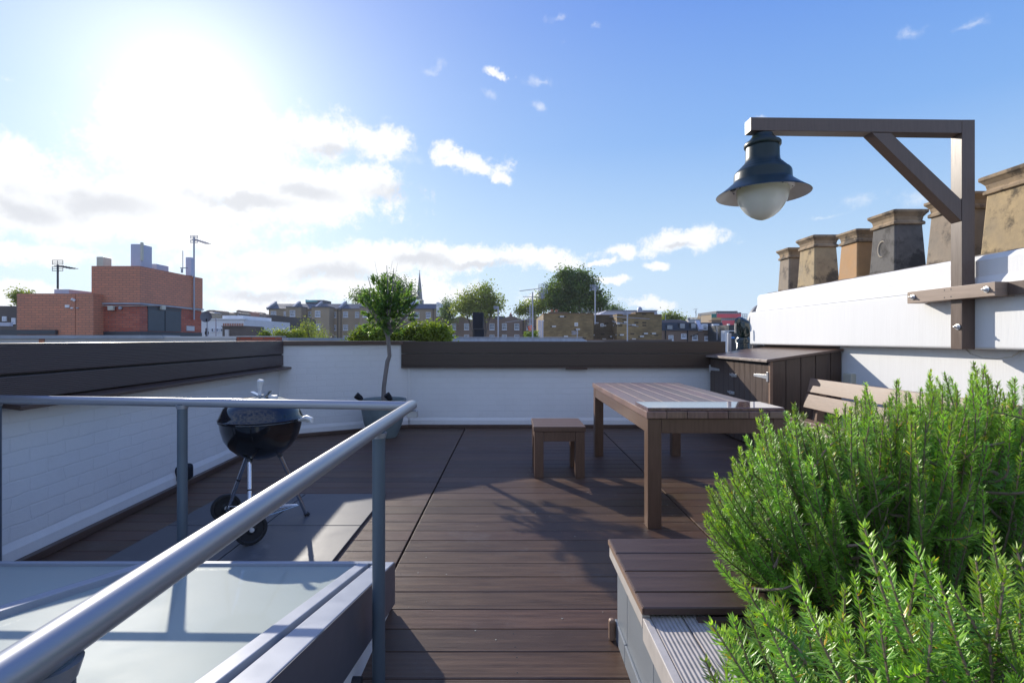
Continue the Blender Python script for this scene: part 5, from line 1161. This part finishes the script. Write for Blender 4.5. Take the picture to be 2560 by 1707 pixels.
def mini_stack(label, x0, x1, y0, y1, Y, n, potm, mt='offwhite', potpx=6):
    t = base((x0+x1)/2, Y, 'chimney_stack', label, 'chimney', 'chimney stacks above the mansard row')
    m = MB(); fbox(m, x0, x1, y0, y1, Y, 0.9, z0=z1_-0.5); obj('stack', m, M[mt], t)
    m = MB(); fbox(m, x0-0.7, x1+0.7, y0-1, y0+0.8, Y-0.1, 1.1); obj('cap', m, M[mt], t)
    stackpots(t, x0, x1, y0-potpx, y0-0.5, Y, n, potm)
mini_stack('low white chimney stack with buff pots left of the scaffolding', 1722, 1752, 799, 0, YM+3, 9, M['buffpot'])
mini_stack('taller stone chimney stack with orange and buff pots before the scaffolding', 1779, 1803, 800.5, 0, YM+4, 9, M['buffpot'], 'edge', 7)
t = thing('satellite_dish', 'small dark satellite dish on the chimney above the mansard roof', 'satellite dish', (X_(1722, YM+2), YM+2, z1_))
obj('dish', MB().lathe([(0.17, 0.03), (0.1, 0.008), (0.0005, 0), (0.1, -0.01), (0.175, 0.02)], (X_(1722, YM+2), YM+2, Z_(797.5, YM+2)), 20, T), M['dish'], t)
obj('mount', MB().tube([(X_(1722, YM+2), YM+2.05, z1_), (X_(1722, YM+2), YM+2.05, Z_(798, YM+2))], 0.03, 6), M['metalgrey'], t)
aerial('thin double aerial above the white chimney stack on the right', 1740, 792, 774, YM+3, [(1732, 774, 1744, 771.5, 0, 6, 2, 'h'), (1737, 778, 1741, 786, 0, 3, 2, 'h')], r=0.05)
aerial('short thin aerial right of the white chimney stack', 1751.5, 792, 785, YM+3, [(1746, 786, 1756, 785, 0, 5, 2, 'h')], r=0.04)
aerial('faint aerial above the yellow green tree', 1664, 808, 786, YM+3, [(1657, 787, 1672, 785, 0, 6, 2, 'h')], r=0.04)
aerial('slim roof aerial at the near end of the mansard row', 1792.5, 850, 812, YM-6, [(1786, 831, 1796, 832, 0, 6, 2, 'h')], r=0.04)
# scaffolded building
YX = 120.0
t = base(1825, YX, 'scaffolded_building', 'building under scaffolding wrapped in red and green netting', 'building')
m = MB(); fbox(m, 1790, 1853, 783, 0, YX+2, 12, z0=GZ); obj('wall', m, M['stock'], t)
m = MB(); fbox(m, 1791, 1844, 777.5, 784, YX+1.5, 12); fbox(m, 1844.2, 1853, 781, 784, YX+1.5, 12); obj('temporary_roof', m, M['slate'], t)
m = MB(); fbox(m, 1793, 1853, 784.5, 794.5, YX-0.2, 0.05); obj('red_netting', m, M['netred'], t)
m = MB(); fbox(m, 1805, 1850, 801, 813, YX-0.2, 0.05); obj('red_netting', m, M['netred'], t)
m = MB(); fbox(m, 1779, 1791, 784.5, 796, YX-0.2, 0.05); obj('green_netting', m, M['netgreen'], t)
m = MB()
for px in np.arange(1779, 1868, 5.2): m.tube([(X_(px, YX), YX, GZ), (X_(px, YX), YX, Z_(781 if px < 1850 else 785, YX))], 0.07, 5)
for py in (785, 789, 793, 797, 801, 805): m.tube([(X_(1778, YX), YX-0.1, Z_(py, YX)), (X_(1868, YX), YX-0.1, Z_(py, YX))], 0.06, 5)
obj('scaffold_tubes', m, M['metalgrey'], t)
t = simple_house('slate_gable_house', 'small house with slate side wall and white end behind the green bundle', 1822, 1868, 812, 56, 8, 'slate2')
m = MB(); fbox(m, 1812, 1823, 826, 0, 55.9, 1, z0=GZ); fbox(m, 1816, 1838, 826, 828, 55.8, 1); obj('white_wall', m, M['whitewall'], t)
m = MB(); fbox(m, 1821, 1825, 809.5, 813, 55.8, 0.4); obj('kneeler', m, M['whitewall'], t)
m = MB(); fbox(m, 1826, 1838, 842, 847, 40, 0.3); o = obj('tarpaulin', m, M['bluepl'], None, bevel=0.1); tag(o, 'bright blue sheet low on a roof right of the grey post', 'tarpaulin')

# --- far left: dark houses, tree
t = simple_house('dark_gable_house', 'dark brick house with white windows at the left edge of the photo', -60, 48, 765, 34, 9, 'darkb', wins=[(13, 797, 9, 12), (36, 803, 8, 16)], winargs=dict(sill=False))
m = MB().prism([(X_(12, 35), Z_(766, 35)), (X_(48, 35), Z_(766, 35)), (X_(48, 35), Z_(745, 35)), (X_(17, 35), Z_(745, 35))], 1, 36, 38); obj('chimney', m, M['concrete'], t)
m = MB(); fbox(m, -40, 24, 806, 815, 30, 0.2); o = obj('canopy', m, M['cabgrey'], t)

# --- objects right behind the far wall: grey post, bundle, curved grey dish
o = obj('grey_post', MB().box(X_(1819, 7.05), X_(1827, 7.05), 7.03, 7.075, -0.2, Z_(833, 7.05)), M['metalgrey'], None, bevel=0.004); tag(o, 'short square grey post behind the far boarding beside the dark bundle', 'post')
t = thing('wrapped_bundle', 'glossy dark green wrinkled bundle bulging at the top beside the white chimney', 'bundle', (X_(1862, 7.25), 7.25, 0.8))
def wr(mb, cx_, Y, rows, seed, n=36):
    rg = np.random.default_rng(seed); vs = []; o0 = len(mb.v)
    ph = rg.uniform(0, 6.28, 6)
    for (py, hx, off, amp) in rows:
        for k in range(n):
            a = 2*math.pi*k/n
            f = 1+amp*(math.sin(5*a+ph[0]+py*0.22)*0.5+math.sin(9*a+ph[1]-py*0.35)*0.35+rg.normal(0, .25))
            vs.append(Vector((X_(cx_+off, Y)+hx/F*Y*math.cos(a)*f, Y+hx/F*Y*0.9*math.sin(a)*f, Z_(py, Y))))
    mb.v += vs; nr = len(rows)
    for i in range(nr-1):
        for k in range(n): mb.f.append((o0+i*n+k, o0+i*n+(k+1) % n, o0+(i+1)*n+(k+1) % n, o0+(i+1)*n+k))
    mb.f.append(tuple(o0+(nr-1)*n+k for k in range(n))); mb.smooth = True
    return mb
rows = [(905-i*2.35, 15.5+1.1*(i % 2)+ (1.5 if i > 20 else 0) - (2.5 if i > 24 else 0), 0, 0.035) for i in range(0, 27)]
obj('lower_wrap', wr(MB(), 1857, 7.25, rows, 3), M['bundle'], t)
rows = [(844, 10, 0, .05), (840, 14, 0, .06), (835, 17, 1, .08), (828, 19, 1, .09), (820, 20, 0, .1), (812, 19.5, -2, .1), (806, 17.5, -3, .12), (801, 14, -5, .12), (797, 10, -8, .12), (794, 6, -9, .1), (792, 2, -9, .05)]
obj('upper_wrap', wr(MB(), 1859, 7.25, rows, 4), M['bundle'], t)
obj('folded_end', wr(MB(), 1843, 7.15, [(815, 2, 0, .1), (811, 5, 0, .2), (806, 6, 0, .2), (800, 6, 1, .2), (795, 4.5, 3, .2), (793, 1.5, 4, .1)], 9, 20), M['bundle'], t)
obj('hanging_strap', MB().tube([P(1839, 808, 7.1), P(1838, 820, 7.1), P(1838.5, 832, 7.1)], 0.012, 6), M['cable'], t)
t = thing('curved_hood', 'large curved grey hood showing behind the far end of the white chimney', 'hood', (X_(1893, 7.5), 7.5, 0.9))
m = MB(); n = 26; ins = []; 
for q in range(n+1):
    a = R(180-q*90/n); ins.append((X_(1905+38*math.cos(a), 7.5), Z_(818-58*math.sin(a), 7.5)))
poly = ins + [(X_(1905, 7.5), Z_(900, 7.5)), (X_(1869, 7.5), Z_(900, 7.5))]
obj('shell', MB().prism(poly, 1, 7.45, 7.53), M['dish'], t, bevel=0.02)

# ------------------------------------------------------------------ trees and hedges
def tree(label, px, Y, lobes, leaf, n_cl, n_per, mat, seed, trunk_px=None, group='trees beyond the roofs', name='broadleaf_tree', cat='tree', zb=GZ, spread=1.0):
    """lobes: (px, py, rx, ry) ellipses in the photo at distance Y."""
    rg = np.random.default_rng(seed); x0 = X_(px, Y); t = thing(name, label, cat, (x0, Y+2, zb), 0, group)
    tops = max(Z_(l[1], Y) for l in lobes); tk = MB()
    wd = max(0.05, max(l[2] for l in lobes)/F*Y*0.055)
    mid = Vector((x0, Y+2, zb*0.45+Z_(lobes[0][1], Y)*0.55)) if zb == GZ else Vector((x0, Y+.3, zb+0.1))
    tk.tube([(x0, Y+2 if zb == GZ else Y+.3, zb), (x0+wd*0.5, mid.y, (zb+mid.z)/2), mid], [wd*1.6, wd*1.2, wd], 10)
    C_ = []
    for (lx, ly, rx, ry) in lobes:
        c = np.array([X_(lx, Y), Y+(2 if zb == GZ else 0.3), Z_(ly, Y)]); rr = np.array([rx, (rx+ry)*0.5, ry])/F*Y
        n = max(6, int(n_cl*rx*ry/sum(l[2]*l[3] for l in lobes)))
        d = unit(rg.normal(0, 1, (n, 3))); rad = rg.random((n, 1))**0.40*(0.86+0.16*rg.random((n, 1)))
        C_.append(c + d*rad*rr)
        cv = Vector(c); tk.tube([mid, mid.lerp(cv, 0.5)+Vector((0, 0, -wd)), cv+Vector((0, 0, rr[2]*0.3))], [wd*0.7, wd*0.4, wd*0.12], 7)
        for q in range(5):
            e = cv+Vector(d[q] * rr*0.75); tk.tube([mid.lerp(cv, 0.6), mid.lerp(cv, 0.6).lerp(e, 0.6)+Vector((0, 0, wd*.5)), e], [wd*0.3, wd*0.18, wd*0.05], 5)
    C_ = np.concatenate(C_)
    bright = rg.uniform(0.6, 1.4, len(C_))
    cs = leaf*1.35*spread*(0.6+0.8*rg.random((len(C_), 1)))
    c, a, w_ = leaf_cloud(C_, n_per, np.repeat(cs, n_per, 0), leaf, leaf*0.62, updir=0.2, seed=seed+1)
    tn = np.repeat(bright, n_per)*(0.8+0.4*rg.random(len(c))); yl = 1+0.25*np.repeat(rg.random(len(C_)), n_per)
    obj('trunk', tk, M['bark2'], t)
    quads('crown', c, a, w_, M[mat], t, np.stack([tn*yl, tn, tn*0.8], 1), off=(x0, Y+2, zb))
    return t
tree('tallest dark green tree rising behind the yellow brick wall', 1440, 75, [(1415, 720, 48, 40), (1460, 715, 45, 42), (1435, 690, 40, 25), (1412, 678, 14, 12), (1390, 745, 35, 38), (1495, 750, 35, 32), (1512, 775, 20, 14), (1440, 760, 60, 30)], 0.34, 850, 22, 'leafA', 1)
tree('mid sized yellow green tree behind the black duct', 1200, 82, [(1195, 745, 42, 30), (1155, 760, 30, 26), (1232, 755, 30, 30), (1215, 722, 22, 15), (1195, 775, 62, 20)], 0.34, 420, 20, 'leafB', 2)
tree('small green tree between the aerials and the big tree', 1345, 78, [(1335, 770, 40, 20), (1360, 755, 22, 26), (1310, 775, 25, 14)], 0.32, 200, 18, 'leafB', 3)
tree('loose green tree just right of the white gable', 1112, 95, [(1112, 772, 16, 26), (1122, 790, 18, 14)], 0.34, 110, 18, 'leafA', 4)
tree('dark tree partly hidden behind the olive crown', 985, 125, [(985, 725, 55, 40), (1020, 745, 20, 16), (880, 745, 14, 8), (900, 740, 30, 16), (1035, 755, 8, 8)], 0.5, 300, 18, 'leafA', 5)
tree('low yellow green tree above the mansard roof', 1690, 72, [(1688, 797, 22, 12), (1710, 800, 16, 10), (1680, 789, 10, 7), (1668, 802, 12, 8)], 0.26, 160, 18, 'leafB', 6)
tree('bright green tree top cut by the left edge of the photo', 2, 45, [(0, 740, 18, 18), (22, 738, 10, 8), (28, 748, 9, 5)], 0.2, 110, 18, 'leafB', 7)
tree('low dark tree far behind the zinc roof', 1545, 110, [(1538, 772, 12, 8), (1556, 776, 10, 4)], 0.34, 70, 16, 'leafA', 8)
def hedge(label, px, Y, lobes, leaf, n_cl, n_per, mat, seed, name='garden_shrub', sp=1.0, grp='shrubs just beyond the white wall'):
    return tree(label, px, Y, lobes, leaf, n_cl, n_per, mat, seed, name=name, cat='shrub', zb=0.6, group=grp, spread=sp)
hedge('rounded yellow green shrub left of the olive trunk behind the wall', 925, 10.5, [(915, 842, 34, 24), (895, 850, 30, 18), (950, 845, 30, 20)], 0.055, 420, 22, 'leafC', 11)
hedge('larger dense green shrub right of the olive trunk behind the wall', 1060, 10.5, [(1030, 840, 36, 26), (1075, 838, 38, 28), (1095, 845, 26, 24), (1000, 848, 26, 16)], 0.055, 620, 22, 'leafC', 12)
hedge('leafy olive green shrub left of the terrace bays', 715, 24, [(700, 845, 24, 20), (730, 848, 30, 20), (745, 838, 14, 10)], 0.10, 220, 18, 'leafB', 13, grp='shrubs before the terrace row')
hedge('sparse thin shrub with reddish twigs in front of the terrace bays', 775, 24, [(770, 830, 26, 24), (795, 840, 22, 14), (760, 812, 14, 12)], 0.07, 130, 12, 'leafB', 14, sp=1.6, grp='shrubs before the terrace row')
hedge('tiny bright green shrub right of the dark brick house', 655, 24, [(655, 838, 12, 7)], 0.08, 50, 16, 'leafC', 15, grp='shrubs before the terrace row')

# ------------------------------------------------------------------ air
hm = bpy.data.materials.new('haze_air'); hm.use_nodes = True; g = G(hm.node_tree)
pv = g.n('ShaderNodeVolumePrincipled', {'Color': c4((0.86, 0.91, 1.0)), 'Density': 0.0003, 'Anisotropy': 0.2})
ho = g.n('ShaderNodeOutputMaterial'); g.t.links.new(pv.outputs[0], ho.inputs['Volume'])
o = obj('haze', MB().box(-760, 760, -160, 1260, -14.5, 48), hm); tag(o, None, None, kind='stuff')
